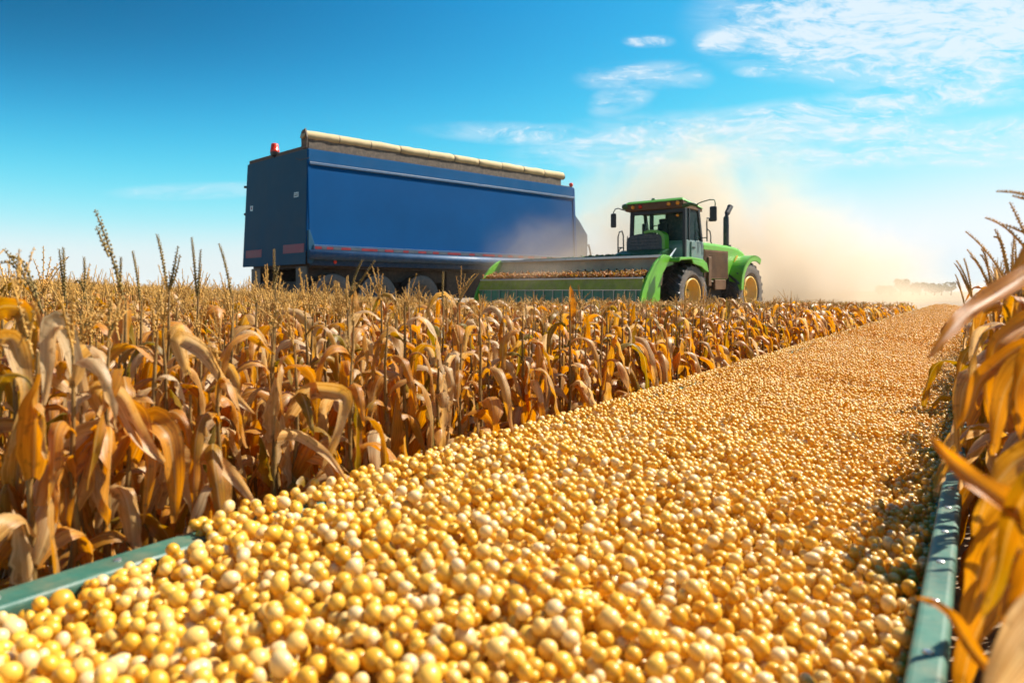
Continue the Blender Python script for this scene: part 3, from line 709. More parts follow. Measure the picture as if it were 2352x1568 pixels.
# ------------------------------------------------------------------ wheels
def add_wheel(parent, c, r, w, side, rimr, lug=True, rimmat='yellow', sidemat='dustrubber', rimside=1):
    """wheel turning about its parent's x axis, centred at c; side = +1 when the outer face looks to +x"""
    wroot = empty('wheel', c, 0, parent)
    hw = w / 2
    prof = [(-hw * .72, rimr), (-hw * .95, rimr + (r - rimr) * .25), (-hw, rimr + (r - rimr) * .55), (-hw * .93, r * .93), (-hw * .75, r * .965), (0, r * .975),
            (hw * .75, r * .965), (hw * .93, r * .93), (hw, rimr + (r - rimr) * .55), (hw * .95, rimr + (r - rimr) * .25), (hw * .72, rimr)]
    m = MB(); m.lathe(prof, 56, 'x')
    k = len(prof)
    m.mi = [1 if (i % (k - 1)) in (0, 1, 2, k - 2, k - 3, k - 4) else 0 for i in range(len(m.f))]
    if lug:
        nl = 22
        for s in (-1, 1):
            for i in range(nl):
                a0 = 2 * math.pi * (i + (.5 if s > 0 else 0)) / nl; vs = []
                segs = 4; wd = .055 * r
                for q in range(segs + 1):
                    u = q / segs; xx = s * (-.02 * w + u * hw * 1.0); a = a0 + .30 * (1 - u) * 1.0
                    rr0 = r * .955 if u < .95 else r * .90; rr1 = r * 1.035 if u < .8 else r * (1.035 - .07 * (u - .8) / .2)
                    for dd in (-wd, wd):
                        aa = a + dd / r * (1.25 if rr0 else 1)
                        vs.append((xx, rr0 * math.sin(aa), rr0 * math.cos(aa)))
                    for dd in (wd * .7, -wd * .7):
                        aa = a + dd / r
                        vs.append((xx, rr1 * math.sin(aa), rr1 * math.cos(aa)))
                fs = []
                for q in range(segs):
                    for e in range(4): fs.append((q * 4 + e, q * 4 + (e + 1) % 4, q * 4 + 4 + (e + 1) % 4, q * 4 + 4 + e))
                fs += [(0, 1, 2, 3), (segs * 4, segs * 4 + 1, segs * 4 + 2, segs * 4 + 3)]
                m.add(vs, fs, 0)
    m.build('tyre', [M['rubber'], M[sidemat]], wroot, smooth=not lug or True)
    wroot.children[0].modifiers.new('e', 'EDGE_SPLIT').split_angle = R(40)
    m = MB(); o_ = side * hw
    m.lathe([(o_ * .74, rimr * 1.0), (o_ * .90, rimr * 1.0), (o_ * .90, rimr * .90), (o_ * .45, rimr * .84), (o_ * .28, rimr * .5), (o_ * .30, rimr * .27), (o_ * .52, rimr * .25), (o_ * .55, rimr * .1), (o_ * .55, .001)], 40, 'x')
    m.build('rim', M[rimmat], wroot, smooth=True); wroot.children[-1].modifiers.new('e', 'EDGE_SPLIT').split_angle = R(30)
    m = MB()
    for i in range(8):
        a = 2 * math.pi * i / 8; rr = rimr * .36
        m.lathe([(o_ * .27, .001), (o_ * .27, rimr * .045), (o_ * .36, rimr * .045), (o_ * .36, .001)], 6, 'x', (0, rr * math.sin(a), rr * math.cos(a)))
    m.build('wheel_nuts', M['chassis'], wroot)
    return wroot

# ------------------------------------------------------------------ the green harvester
def build_harvester():
    r = empty('harvester', HP, HROT)
    tag(r, 'big green harvester with a wide front header, cab, exhaust stack and yellow wheel rims', 'harvester')
    # chassis
    m = MB(); m.box(-2.1, -.75, -1.4, 6.0, .75, 1.7); m.box(-2.5, -.35, .9, 4.0, 1.0, 1.66); m.tube([(-2.9, 0, 1.15), (.1, 0, 1.15)], .22, 12); m.tube([(-2.9, 5.06, 1.25), (.1, 5.06, 1.25)], .22, 12)
    m.build('chassis', M['chassis'], r, bevel=.03)
    for c, rad, s in (((-.12, -.06, 1.17), 1.17, 1), ((-2.6, -.06, 1.17), 1.17, -1), ((-.08, 5.06, 1.27), 1.27, 1), ((-2.6, 5.06, 1.27), 1.27, -1)):
        add_wheel(r, c, rad, 1.05, s, rad * .53)
    # engine hood
    hood = [(1.60, 1.75), (1.60, 3.30), (2.6, 3.30), (3.6, 3.27), (4.3, 3.26), (4.9, 3.20), (5.4, 3.06), (5.75, 2.86), (6.0, 2.60), (6.15, 2.2), (6.15, 1.9), (4.4, 1.75)]
    m = MB(); m.prism(hood, 'x', -2.45, -.10); m.build('engine_hood', M['green'], r, bevel=.12, smooth=False)
    m = MB(); m.prism([(1.68, 1.82), (1.68, 3.0), (3.82, 3.0), (3.82, 1.82)], 'x', -.12, -.065)
    for i in range(16): m.box(-.07, -.052, 1.76, 3.74, 1.9 + i * .067, 1.925 + i * .067)
    m.build('radiator_panel', M['steelbrown'], r)
    m = MB(); m.box(-.10, .02, 1.9, 2.15, 1.5, 2.7); m.box(-.10, -.0, 2.5, 3.5, 1.35, 1.78); m.build('side_box', M['steelbrown'], r, bevel=.02)
    # yellow stripe along the rear fender
    def arc(cy_, cz, rad, a0, a1, k=14): return [(cy_ + rad * math.cos(R(a0 + (a1 - a0) * i / k)), cz + rad * math.sin(R(a0 + (a1 - a0) * i / k))) for i in range(k + 1)]
    st_o = arc(5.45, 1.75, 1.32, 172, 122); st_i = arc(5.45, 1.75, 1.25, 122, 172)
    m = MB(); m.prism(st_o + st_i, 'x', -.10, -.06); m.build('yellow_stripe', M['yellow'], r)
    # rear fender
    fo = arc(5.30, 1.45, 1.42, 185, 62, 18); fi = arc(5.30, 1.45, 1.32, 62, 185, 18)
    m = MB(); m.prism(fo + fi, 'x', -.60, .50)
    m.prism(arc(5.30, 1.45, 1.42, 185, 62, 18) + arc(5.30, 1.45, 1.15, 62, 185, 18), 'x', .44, .50); m.build('rear_fender', M['green'], r, bevel=.03)
    fo = [(x, z) for x, z in [(-1.38, 2.44), (-1.32, 2.56), (-.5, 2.60), (.45, 2.55), (.82, 2.40), (.98, 2.05), (.88, 2.03), (.70, 2.32), (.42, 2.44), (-.5, 2.50), (-1.28, 2.44), (-1.36, 2.38)]]
    m = MB(); m.prism(fo, 'x', -.85, .50); m.prism([(-.4, 2.5), (.45, 2.46), (.72, 2.34), (.90, 2.04), (.62, 2.12), (.35, 2.24), (-.3, 2.34)], 'x', .45, .505)
    m.build('front_fender', M['green'], r, bevel=.03)
    fo2 = [(a, b) for a, b in fo]
    m = MB(); m.prism(fo2, 'x', -3.2, -2.0); m.build('front_fender', M['green'], r, bevel=.03)
    # exhaust stack
    m = MB(); m.tube([(-.35, 4.22, 3.1), (-.35, 4.22, 3.9), (-.35, 4.22, 4.50), (-.35, 4.33, 4.70), (-.35, 4.52, 4.90), (-.35, 4.62, 5.02)], [.125, .125, .12, .12, .12, .13], 18, cap=False)
    m.tube([(-.35, 4.45, 4.83), (-.35, 4.61, 5.00)], .10, 14)
    m.build('exhaust_stack', M['stack'], r, smooth=True); m = MB(); m.lathe([(3.16, .21), (3.3, .21), (3.3, .15)], 18, 'z', (-.35, 4.22, 0)); m.build('stack_collar', M['black'], r)
    # cab
    m = MB()   # lower body
    m.prism([(-.02, 2.45), (-.02, 3.02), (.10, 3.32), (1.48, 3.32), (1.52, 2.45)], 'x', -2.58, -.02); m.build('cab_base', M['greybody'], r, bevel=.03)
    m = MB(); m.box(-2.3, -.3, -.5, 1.5, 1.7, 2.45); m.build('cab_mount', M['darkgreen'], r)
    cabm = MB()
    def post(x0, x1, y0, y1, za, zb, dx=0, dy=0): cabm.add([(x0, y0, za), (x1, y0, za), (x1, y1, za), (x0, y1, za), (x0 + dx, y0 + dy, zb), (x1 + dx, y0 + dy, zb), (x1 + dx, y1 + dy, zb), (x0 + dx, y1 + dy, zb)], [(0, 3, 2, 1), (4, 5, 6, 7), (0, 1, 5, 4), (1, 2, 6, 5), (2, 3, 7, 6), (3, 0, 4, 7)])
    post(-2.60, -2.44, -.02, .10, 2.95, 4.58, .06, 0); post(-.13, .0, -.03, .10, 2.6, 4.58)
    post(-.10, -.01, .30, .38, 3.3, 4.56); post(-.12, .0, 1.30, 1.45, 3.3, 4.6, 0, -.28); post(-2.58, -2.46, 1.30, 1.45, 3.3, 4.6, 0, -.28)
    cabm.box(-2.5, -.1, -.01, .07, 4.40, 4.58)
    cabm.box(-1.62, -1.50, 1.22, 1.3, 3.3, 4.6)
    cabm.build('cab_frame', M['black'], r, bevel=.02)
    m = MB(); m.box(-2.46, -.12, .02, .04, 2.98, 4.42); m.build('windscreen', M['glass'], r)
    m = MB(); m.add([(-.045, .11, 3.34), (-.045, 1.32, 3.34), (-.045, 1.08, 4.56), (-.045, .11, 4.56)], [(0, 1, 2, 3)]); m.build('side_window', M['sideglass'], r)
    m = MB(); m.add([(-2.53, .11, 3.34), (-2.53, 1.32, 3.34), (-2.53, 1.08, 4.56), (-2.53, .11, 4.56)], [(0, 1, 2, 3)]); m.build('side_window', M['glass'], r)
    m = MB(); m.box(-2.46, -1.62, 1.27, 1.29, 3.34, 4.56); m.build('rear_window', M['glass'], r)
    m = MB(); m.box(-1.50, -.12, 1.2, 1.3, 3.34, 4.56); m.build('rear_panel', M['tank'], r)
    m = MB(); m.box(-.02, .03, .42, 1.42, 2.5, 3.26); d = m.build('door', M['greybody'], r, bevel=.02)
    m = MB(); m.box(.03, .06, .5, .7, 3.0, 3.05); m.build('handle', M['black'], d)
    # roof
    m = MB()
    m.add([(-2.74, -.22, 4.86), (.02, -.22, 4.86), (.05, 1.42, 4.62), (-2.74, 1.42, 4.62), (-2.6, -.05, 4.98), (-.12, -.05, 4.98), (-.10, 1.25, 4.76), (-2.6, 1.25, 4.76)],
          [(0, 3, 2, 1), (4, 5, 6, 7), (0, 1, 5, 4), (1, 2, 6, 5), (2, 3, 7, 6), (3, 0, 4, 7)])
    roof = m.build('roof', M['green'], r, bevel=.03)
    m = MB(); m.add([(-2.68, -.18, 4.57), (-.01, -.18, 4.57), (.0, 1.38, 4.50), (-2.68, 1.38, 4.50), (-2.68, -.18, 4.855), (-.01, -.18, 4.855), (.0, 1.38, 4.615), (-2.68, 1.38, 4.615)],
          [(0, 3, 2, 1), (4, 5, 6, 7), (0, 1, 5, 4), (1, 2, 6, 5), (2, 3, 7, 6), (3, 0, 4, 7)])
    m.build('roof_fascia', M['steelbrown'], r, bevel=.02)
    for x, z, mt in ((-2.29, 4.72, 'amber'), (-1.93, 4.72, 'redlens'), (-.63, 4.74, 'amber'), (-.23, 4.75, 'amber')):
        m = MB(); m.lathe([(-.27, .001), (-.265, .05), (-.24, .075), (-.18, .078), (-.18, .001)], 16, 'y', (x, 0, z)); m.build('roof_light', M[mt], r, smooth=True)
    m = MB(); m.lathe([(4.95, .10), (5.04, .09), (5.06, .05), (5.06, .001)], 14, 'z', (-1.49, .1, 0)); m.build('roof_knob', M['darkgreen'], r, smooth=True)
    m = MB(); m.lathe([(-.15, .001), (-.12, .1), (0, .13), (.12, .1), (.15, .001)], 14, 'x', (-2.68, -.15, 4.78)); m.build('roof_bracket', M['darkgreen'], r, smooth=True)
    m = MB(); m.lathe([(-.05, .001), (-.04, .05), (.05, .05), (.05, .001)], 12, 'y', (-.32, -.06, 4.28)); m.build('work_light', M['amber'], r, smooth=True)
    # nose panel below the windscreen with its green arch
    def archp(x0, x1, zb, zt, k=10):
        cx, hw = (x0 + x1) / 2, (x1 - x0) / 2
        return [(x0, zb)] + [(cx - hw * math.cos(math.pi * i / k), zb + (zt - zb) * (.55 + .45 * math.sin(math.pi * i / k) ** .7)) for i in range(k + 1)] + [(x1, zb)]
    m = MB(); m.prism(archp(-2.55, -.82, 2.95, 3.62), 'y', -.30, -.04); m.build('nose_panel', M['tank'], r, bevel=.03)
    A1 = archp(-1.95, -.72, 2.9, 3.74); A2 = archp(-1.85, -.84, 2.9, 3.64)
    m = MB(); n_ = len(A1)
    vs = [(a, -.36, b) for a, b in A1] + [(a, -.36, b) for a, b in A2] + [(a, -.02, b) for a, b in A1] + [(a, -.02, b) for a, b in A2]
    fs = []
    for i in range(4, n_ - 1): fs += [(i, i + 1, n_ + i + 1, n_ + i), (2 * n_ + i, 3 * n_ + i, 3 * n_ + i + 1, 2 * n_ + i + 1), (i, 2 * n_ + i, 2 * n_ + i + 1, i + 1), (n_ + i, n_ + i + 1, 3 * n_ + i + 1, 3 * n_ + i)]
    m.add(vs, fs); m.build('nose_trim', M['green'], r)
    m = MB(); m.prism([(-1.4, 2.45), (-1.4, 2.62), (-.36, 2.95), (0.0, 2.97), (0, 2.45)], 'x', -2.75, -.60); m.build('feeder_house', M['darkgreen'], r, bevel=.03)
    m = MB()
    for z in (3.12, 3.25, 3.38): m.box(-2.35, -1.0, -.315, -.30, z, z + .02)
    m.build('nose_grille', M['black'], r)
    # inside the cab
    m = MB(); m.box(-1.72, -1.22, .75, .88, 3.3, 4.08); m.box(-1.66, -1.28, .76, .86, 4.08, 4.28); m.box(-1.75, -1.20, .35, .85, 3.3, 3.45); m.build('seat', M['seat'], r, bevel=.06)
    m = MB(); m.tube([(-1.5, .12, 3.3), (-1.5, .28, 3.75)], .05, 8); tor = []
    m.lathe([(.0 + .018 * math.cos(a), .19 + .018 * math.sin(a)) for a in [i * math.pi / 3 for i in range(6)]], 20, 'y', (-1.5, .30, 3.78), close=True); m.tube([(-1.69, .3, 3.78), (-1.31, .3, 3.78)], .015, 6)
    m.build('steering_wheel', M['black'], r, smooth=True)
    m = MB(); m.box(-1.82, -1.66, .30, .40, 3.3, 4.50); m.box(-2.30, -2.14, .5, .6, 3.3, 4.1); m.build('cab_post', M['black'], r, bevel=.02)
    m = MB(); m.box(-2.5, -.2, .1, 1.2, 3.30, 3.34); m.build('cab_floor', M['seat'], r)
    # mirrors
    m = MB(); m.tube([(-.02, -.12, 4.62), (.32, -.2, 4.66), (.62, -.2, 4.60)], [.09, .07, .05], 10); m.tube([(.5, -.2, 4.6), (.8, -.2, 4.70), (1.15, -.2, 4.76), (1.32, -.2, 4.74), (1.36, -.2, 4.6), (1.34, -.2, 4.45)], .022, 8); a = m.build('mirror_arm', M['darkgreen'], r, smooth=True)
    m = MB(); m.box(1.14, 1.43, -.27, -.17, 3.92, 4.50); m.build('mirror', M['black'], r, bevel=.05)
    m = MB(); m.tube([(-2.66, -.15, 4.62), (-2.8, -.2, 4.66), (-3.0, -.2, 4.74), (-3.15, -.2, 4.72), (-3.24, -.2, 4.6), (-3.26, -.2, 4.45)], .022, 8); m.build('mirror_arm', M['black'], r, smooth=True)
    m = MB(); m.box(-3.36, -3.10, -.27, -.17, 3.94, 4.54); m.build('mirror', M['black'], r, bevel=.05)
    # hand rails
    m = MB(); m.tube([(.22, 1.35, 3.3), (.22, 1.33, 4.1), (.22, 1.36, 4.24), (.22, 1.52, 4.24), (.22, 1.54, 4.12)], .028, 8); m.tube([(.22, 1.4, 3.78), (.22, 1.6, 3.72), (.22, 1.68, 3.5), (.22, 1.66, 3.3), (.22, 1.74, 3.24)], .024, 8); m.tube([(.0, 1.36, 3.45), (.22, 1.35, 3.45)], .02, 6)
    m.build('hand_rail', M['black'], r, smooth=True)
    m = MB(); m.tube([(-3.02, -.2, 2.7), (-3.02, -.2, 3.55), (-2.95, -.2, 3.75), (-2.82, -.2, 3.78), (-2.76, -.2, 3.6), (-2.74, -.2, 2.75)], .028, 8); m.tube([(-3.02, -.2, 3.1), (-2.74, -.2, 3.1)], .022, 8)
    m.tube([(-3.25, .1, 2.7), (-3.15, .1, 3.05), (-3.05, .1, 3.1)], .022, 8); m.tube([(-2.9, .3, 2.7), (-2.88, .3, 3.6)], .02, 6); m.build('hand_rail', M['black'], r, smooth=True)
    m = MB(); m.box(-3.2, -2.6, -.25, .7, 2.50, 2.60); m.build('platform', M['green'], r, bevel=.02)
    # ---- header
    hd = empty('header', (0, 0, 0), 0, r)
    XL, XR = -8.25, -.02
    def side(x0, x1):
        m = MB(); m.prism([(-1.06, 2.56), (-1.06, 2.30), (-1.57, 2.20), (-1.85, 1.95), (-2.0, 1.6), (-2.06, .9), (-2.06, .35), (-3.35, .30), (-3.46, .75), (-3.25, 1.3), (-2.92, 1.80), (-2.45, 2.28), (-2.05, 2.54), (-1.75, 2.66), (-1.4, 2.64)], 'x', x0, x1)
        return m.build('side_plate', M['green'], hd, bevel=.02)
    side(XR, XR + .10); side(XL - .10, XL)
    m = MB(); m.tube([(XR + .05, -1.3, 2.55), (XR + .05, -.82, 2.92)], [.05, .025], 8); m.build('pointer_rod', M['silver'], hd)
    # back wall of the opening, sloping
    m = MB(); m.prism([(-1.60, 2.60), (-1.52, 2.60), (-1.75, 1.5), (-2.0, 1.5), (-2.0, 1.86)], 'x', XL, XR); m.build('back_sheet', M['tansteel'], hd)
    m = MB(); m.box(XL, XR, -1.74, -1.50, 2.60, 2.66); m.box(XL, XR, -1.76, -1.74, 2.56, 2.66); m.build('top_beam', M['silver'], hd, bevel=.008)
    m = MB(); m.prism([(-1.42, 2.3), (-1.42, 2.7), (-1.0, 2.66), (-.6, 2.3)], 'x', -7.2, XR - .3); m.build('top_cover', M['darkgreen'], hd, bevel=.02)
    m = MB(); m.box(XL, XR, -3.04, -2.0, 1.68, 1.72); m.build('pan', M['steelbrown'], hd)
    m = MB(); m.box(XL, XR, -3.09, -3.045, 1.74, 1.80); m.build('lip', M['silver'], hd, bevel=.01)
    m = MB(); m.prism([(-3.06, 1.738), (-2.98, 1.738), (-3.06, 1.33), (-3.14, 1.33)], 'x', XL, XR); m.build('front_strip', M['olive'], hd)
    m = MB(); m.prism([(-3.10, 1.33), (-3.0, 1.33), (-3.05, .4), (-3.15, .4)], 'x', XL, XR); m.build('lower_panel', M['teal'], hd)
    m = MB()
    for i in range(17):
        x = XL + .25 + i * (XR - XL - .5) / 16; m.box(x, x + .02, -3.17, -3.13, .4, 1.32)
    m.box(XL, XR, -3.165, -3.135, 1.318, 1.345); m.build('panel_seams', M['silver'], hd)
    # auger inside
    m = MB(); m.tube([(XL + .02, -2.25, 1.98), (XR - .02, -2.25, 1.98)], .09, 12); k = 150
    for i in range(k):
        a = i * .9; b = (i + 1) * .9; x0 = XL + .1 + i * (XR - XL - .2) / k; x1 = XL + .1 + (i + 1) * (XR - XL - .2) / k
        m.add([(x0, -2.25 + .09 * math.cos(a), 1.98 + .09 * math.sin(a)), (x0, -2.25 + .20 * math.cos(a), 1.98 + .20 * math.sin(a)), (x1, -2.25 + .20 * math.cos(b), 1.98 + .20 * math.sin(b)), (x1, -2.25 + .09 * math.cos(b), 1.98 + .09 * math.sin(b))], [(0, 1, 2, 3)])
    m.build('auger', M['steelbrown'], hd)
    m = MB()
    for i in range(5):
        x = XL + .8 + i * 1.7; m.prism([(-3.14, .9), (-3.14, .45), (-3.75, .32)], 'x', x, x + .25)
    m.build('snout_row', M['darkgreen'], hd, bevel=.02)
    return r
build_harvester()
# cut crop lying in the header
def hw(x, y, z): v = HP + HX * x + HY * y; return np.array([v.x, v.y, z])
cr = np.random.default_rng(8); parts = []
for i in range(2000):
    x = cr.uniform(-8.15, -.15); y = cr.uniform(-3.02, -2.45); b = hw(x, y, 1.78 + cr.uniform(0, .16) + max(0, (y + 3.0)) * .25); a = cr.uniform(0, 6.28)
    if cr.random() < .45: parts.append(cob_np(cr, cr.uniform(.07, .12), cr.uniform(.022, .034), b, a, cr.uniform(.8, 1.6), cr.choice([.35, .5, .97])))
    else: parts.append(leaf_np(cr, cr.uniform(.08, .16), cr.uniform(.04, .07), a, cr.uniform(.2, 1.2), cr.uniform(-1, 0), .5, 1.0, .3, 4, 2, .2, b, cr.uniform(.75, 1)))
o = link('harvested_crop', mesh_from(cat(parts), 'harvested_crop', M['leaf'])); tag(o, 'cut corn cobs and pale husks piled in the mouth of the green header', 'cut crop', kind='stuff')
parts = []
mg = pmat('fresh_green_scraps', (.05, .14, .02), .7, var=.6, vscale=6)
for i in range(700):
    x = -3.9 + abs(cr.normal(0, 1)) * 1.2 if cr.random() < .5 else cr.uniform(-7, -.8); x = min(x, -.5)
    b = hw(x, cr.uniform(-1.4, -.9), 2.64 + cr.uniform(0, .10) * max(.2, 1 - abs(x + 2.9) / 4)); parts.append(leaf_np(cr, cr.uniform(.08, .25), cr.uniform(.04, .09), cr.uniform(0, 6.28), cr.uniform(0, 1), cr.uniform(-1, 0), .5, 1.0, .3, 3, 2, .2, b, .5))
o = link('green_scraps', mesh_from(cat(parts), 'green_scraps', mg)); tag(o, 'green leaf scraps lying along the top of the header', 'leaf scraps', kind='stuff')

# ------------------------------------------------------------------ the blue trailer
def build_trailer():
    r = empty('grain_trailer', TP, TROT)
    tag(r, 'tall dark blue grain trailer with rolled cream tarp standing in the corn', 'trailer')
    LX, WY, ZB, ZT = 16.4, 5.45, 2.38, 7.08
    fl = .16                                             # the walls lean out towards the bottom
    m = MB()
    m.add([(-fl, -fl, ZB + .55), (LX + fl, -fl, ZB + .55), (LX + fl, WY + fl, ZB + .55), (-fl, WY + fl, ZB + .55), (0, 0, ZT), (LX, 0, ZT), (LX, WY, ZT), (0, WY, ZT)],
          [(0, 3, 2, 1), (4, 5, 6, 7), (0, 1, 5, 4), (1, 2, 6, 5), (2, 3, 7, 6), (3, 0, 4, 7)])
    m.build('body', M['bluebody'], r, bevel=.03)
    m = MB(); e = .012
    m.add([(-fl - .03, -fl + .02, ZB), (-fl - .0, -fl + .02, ZB), (-fl, WY + fl, ZB), (-fl - .03, WY + fl, ZB), (-.03, .02, ZT - .02), (-.003, .02, ZT - .02), (-.003, WY, ZT - .02), (-.03, WY, ZT - .02)],
          [(0, 3, 2, 1), (4, 5, 6, 7), (0, 1, 5, 4), (1, 2, 6, 5), (2, 3, 7, 6), (3, 0, 4, 7)])
    end = m.build('rear_door', M['blueend'], r, bevel=.01)
    def onend(y, z): t = (z - ZB) / (ZT - ZB); return -fl * (1 - t) - .034 * 1.0
    def endplate(name, y0, y1, z0, z1, mt, th=.006):
        m = MB(); m.add([(onend(0, z0) - th, y0, z0), (onend(0, z0) - th, y1, z0), (onend(0, z1) - th, y1, z1), (onend(0, z1) - th, y0, z1), (onend(0, z0) + .01, y0, z0), (onend(0, z0) + .01, y1, z0), (onend(0, z1) + .01, y1, z1), (onend(0, z1) + .01, y0, z1)],
            [(0, 3, 2, 1), (4, 5, 6, 7), (0, 1, 5, 4), (1, 2, 6, 5), (2, 3, 7, 6), (3, 0, 4, 7)]); return m.build(name, M[mt], end)
    endplate('red_marking', .0, 1.75, 2.86, 3.22, 'redmute'); endplate('red_marking', 3.75, 5.3, 2.78, 3.12, 'redmute')
    endplate('decal', .58, .95, 5.16, 5.36, 'silver'); endplate('decal', .62, .91, 5.20, 5.25, 'tank', .009); endplate('decal', .60, .93, 5.28, 5.31, 'tank', .009)
    endplate('decal', 4.75, 5.0, 4.90, 5.13, 'silver'); endplate('decal', 4.82, 4.93, 4.96, 5.09, 'redmute', .009)
    m = MB()
    for z in (6.0, 4.75): m.box(-.16 + .02, .0, WY + .02, WY + .16, z, z + .10)
    m.build('hinges', M['black'], r, bevel=.01)
    # upper band and groove
    def yo(z): return -fl * (ZT - z) / (ZT - ZB - .55)
    def strip(name, x0, x1, z0, z1, th, mt, bevel=0):
        m = MB(); m.add([(x0, yo(z0) - th, z0), (x1, yo(z0) - th, z0), (x1, yo(z0) + .02, z0), (x0, yo(z0) + .02, z0), (x0, yo(z1) - th, z1), (x1, yo(z1) - th, z1), (x1, yo(z1) + .02, z1), (x0, yo(z1) + .02, z1)],
            [(0, 3, 2, 1), (4, 5, 6, 7), (0, 1, 5, 4), (1, 2, 6, 5), (2, 3, 7, 6), (3, 0, 4, 7)]); return m.build(name, M[mt], r, bevel=bevel)
    strip('top_band', .02, LX - .02, 6.56, 7.06, .035, 'blueband', .01); strip('band_rib', .03, LX - .03, 6.42, 6.55, .07, 'rail', .025)
    strip('corner_post', -.02, .12, 3.0, 7.0, .02, 'bluebody', .01); strip('corner_post', LX - .14, LX + .02, 3.0, 7.0, .04, 'bluebody', .01)
    # side rail, tape and skirt
    m = MB(); m.tube([(-.08, -fl - .12, 2.76), (LX + .05, -fl - .12, 2.76)], .20, 20); m.build('side_rail', M['rail'], r, smooth=True)
    m = MB(); m.prism([(-fl - .16, 2.96), (-fl - .16, 3.16), (-fl - .06, 3.18), (-fl + .02, 3.18), (-fl + .02, 2.96)], 'x', .1, LX); m.build('tape_rail', M['rail'], r)
    m = MB(); x = .15
    tq = random.Random(2)
    while x < LX - 1.2:
        a_, b_ = tq.choice((.3, .45, .8, .35)), tq.choice((.2, .35, .5)); m.box(x, x + a_, -fl - .168, -fl - .158, 2.995, 3.10, 0); m.box(x + a_ + .02, x + a_ + b_, -fl - .168, -fl - .158, 2.995, 3.10, 1); x += a_ + b_ + .03
    m.build('reflective_tape', [M['red'], M['white']], r)
    m = MB(); m.box(.0, LX, -fl - .02, -fl + .05, ZB - .04, 2.62); m.build('skirt', M['skirt'], r, bevel=.01)
    m = MB(); m.lathe([(-.04, .001), (-.035, .05), (-.01, .075), (.02, .075), (.02, .001)], 14, 'y', (1.15, -fl - .03, 2.50)); m.build('marker_light', M['redlens'], r, smooth=True)
    m = MB(); m.prism([(-.13, 3.75), (-.05, 3.75), (.17, 3.18), (.17, 2.6), (.05, 2.4), (-.12, 2.4)], 'y', -fl - .12, -fl + .0); m.build('bracket', M['blueend'], r, bevel=.02)
    # tarp: side board and the roll in ten lengths
    m = MB(); m.box(.05, LX - 1.05, .02, .30, ZT, ZT + .42); m.build('side_board', M['board'], r, bevel=.01)
    m = MB(); m.box(LX - 1.0, LX - .05, .05, WY - .05, ZT, ZT + .04); m.box(.05, LX - 1.05, .3, WY - .02, ZT, ZT + .16); m.build('roof_sheet', M['board'], r)
    rr_ = random.Random(4); pts, rad = [], []; xs = np.linspace(-.12, LX - .85, 61)
    for i, x in enumerate(xs):
        k = i % 6; sag = -.012 if k == 0 else rr_.uniform(-.006, .012)
        if k == 0: pts += [(x - .02, .13, ZT + .555), (x, .13, ZT + .545), (x + .02, .13, ZT + .555)]; q = rr_.uniform(.185, .205); rad += [q, .16, q]
        else: pts.append((x, .13 + rr_.uniform(-.01, .01), ZT + .555 + sag)); rad.append(.195 + rr_.uniform(-.010, .012))
    m = MB(); m.tube(pts, rad, 18, cap=True); tr_ = m.build('tarp_roll', M['tarp'], r, smooth=True); tr_.modifiers.new('e', 'EDGE_SPLIT').split_angle = R(50)
    m = MB()
    for i in range(0, 61, 6): m.lathe([(-.012, .188), (-.012, .202), (.012, .202), (.012, .188)], 18, 'x', (xs[i], .13, ZT + .55))
    m.build('tarp_strap', M['board'], tr_)
    m = MB(); m.prism([(-.10, ZT), (-.16, ZT + .42), (.02, ZT + .80), (.32, ZT + .62), (.30, ZT)], 'x', -.12, -.06); m.build('tarp_end_plate', M['board'], r)
    m = MB(); m.tube([(0.05, -.04, 6.70), (-.03, -.05, 6.66), (-.05, .5, 6.66), (-.05, .9, 6.78)], .018, 6); m.build('cable', M['black'], r)
    # beacons
    b = MB(); b.lathe([(0, .06), (.06, .06), (.10, .17), (.24, .20), (.26, .20), (.26, .001)], 18, 'z'); be = b.build('beacon', M['black'], r, smooth=True, loc=(0.05, 2.95, ZT - .02))
    be.modifiers.new('e', 'EDGE_SPLIT').split_angle = R(30)
    b = MB(); b.lathe([(.26, .19), (.31, .205), (.33, .185), (.58, .155), (.63, .13), (.64, .001)], 18, 'z'); b.build('beacon_lens', M['redlens'], be, smooth=True)
    b = MB(); b.lathe([(0, .05), (.05, .05), (.08, .10), (.20, .12), (.25, .08), (.25, .001)], 14, 'z'); b.build('marker_light', M['redlens'], r, smooth=True, loc=(LX - .12, .1, ZT))
    # tapered nose beyond the far end
    m = MB(); y0, y1 = .5, WY - .4
    m.prism([(LX + fl, 2.55), (LX + .02, 6.2), (LX + 1.05, 5.35), (LX + 1.8, 4.55), (LX + 1.8, 3.1), (LX + 1.2, 2.6)], 'y', y0, y1); m.build('nose', M['rail'], r, bevel=.04)
    m = MB(); m.tube([(LX + 1.75, y0 + .1, 3.9), (LX + 2.0, y0 + .1, 4.0), (LX + 2.15, y0 + .1, 3.6), (LX + 2.3, y0 + .1, 3.0), (LX + 2.2, y0 + .1, 2.6), (LX + 1.9, y0 + .1, 2.7)], .06, 8); m.tube([(LX + 2.0, y0 + .1, 3.3), (LX + 1.75, y0 + .1, 3.3)], .04, 6); m.build('grab_loop', M['rail'], r, smooth=True)
    # running gear
    m = MB(); m.box(.3, LX - .5, .6, 1.1, 1.7, 2.45); m.box(.3, LX - .5, WY - 1.1, WY - .6, 1.7, 2.45); m.box(.2, LX - .3, .1, WY - .1, 2.25, 2.9); m.box(.5, 7.4, .9, WY - .9, 1.2, 1.7)
    m.build('underframe', M['chassis'], r)
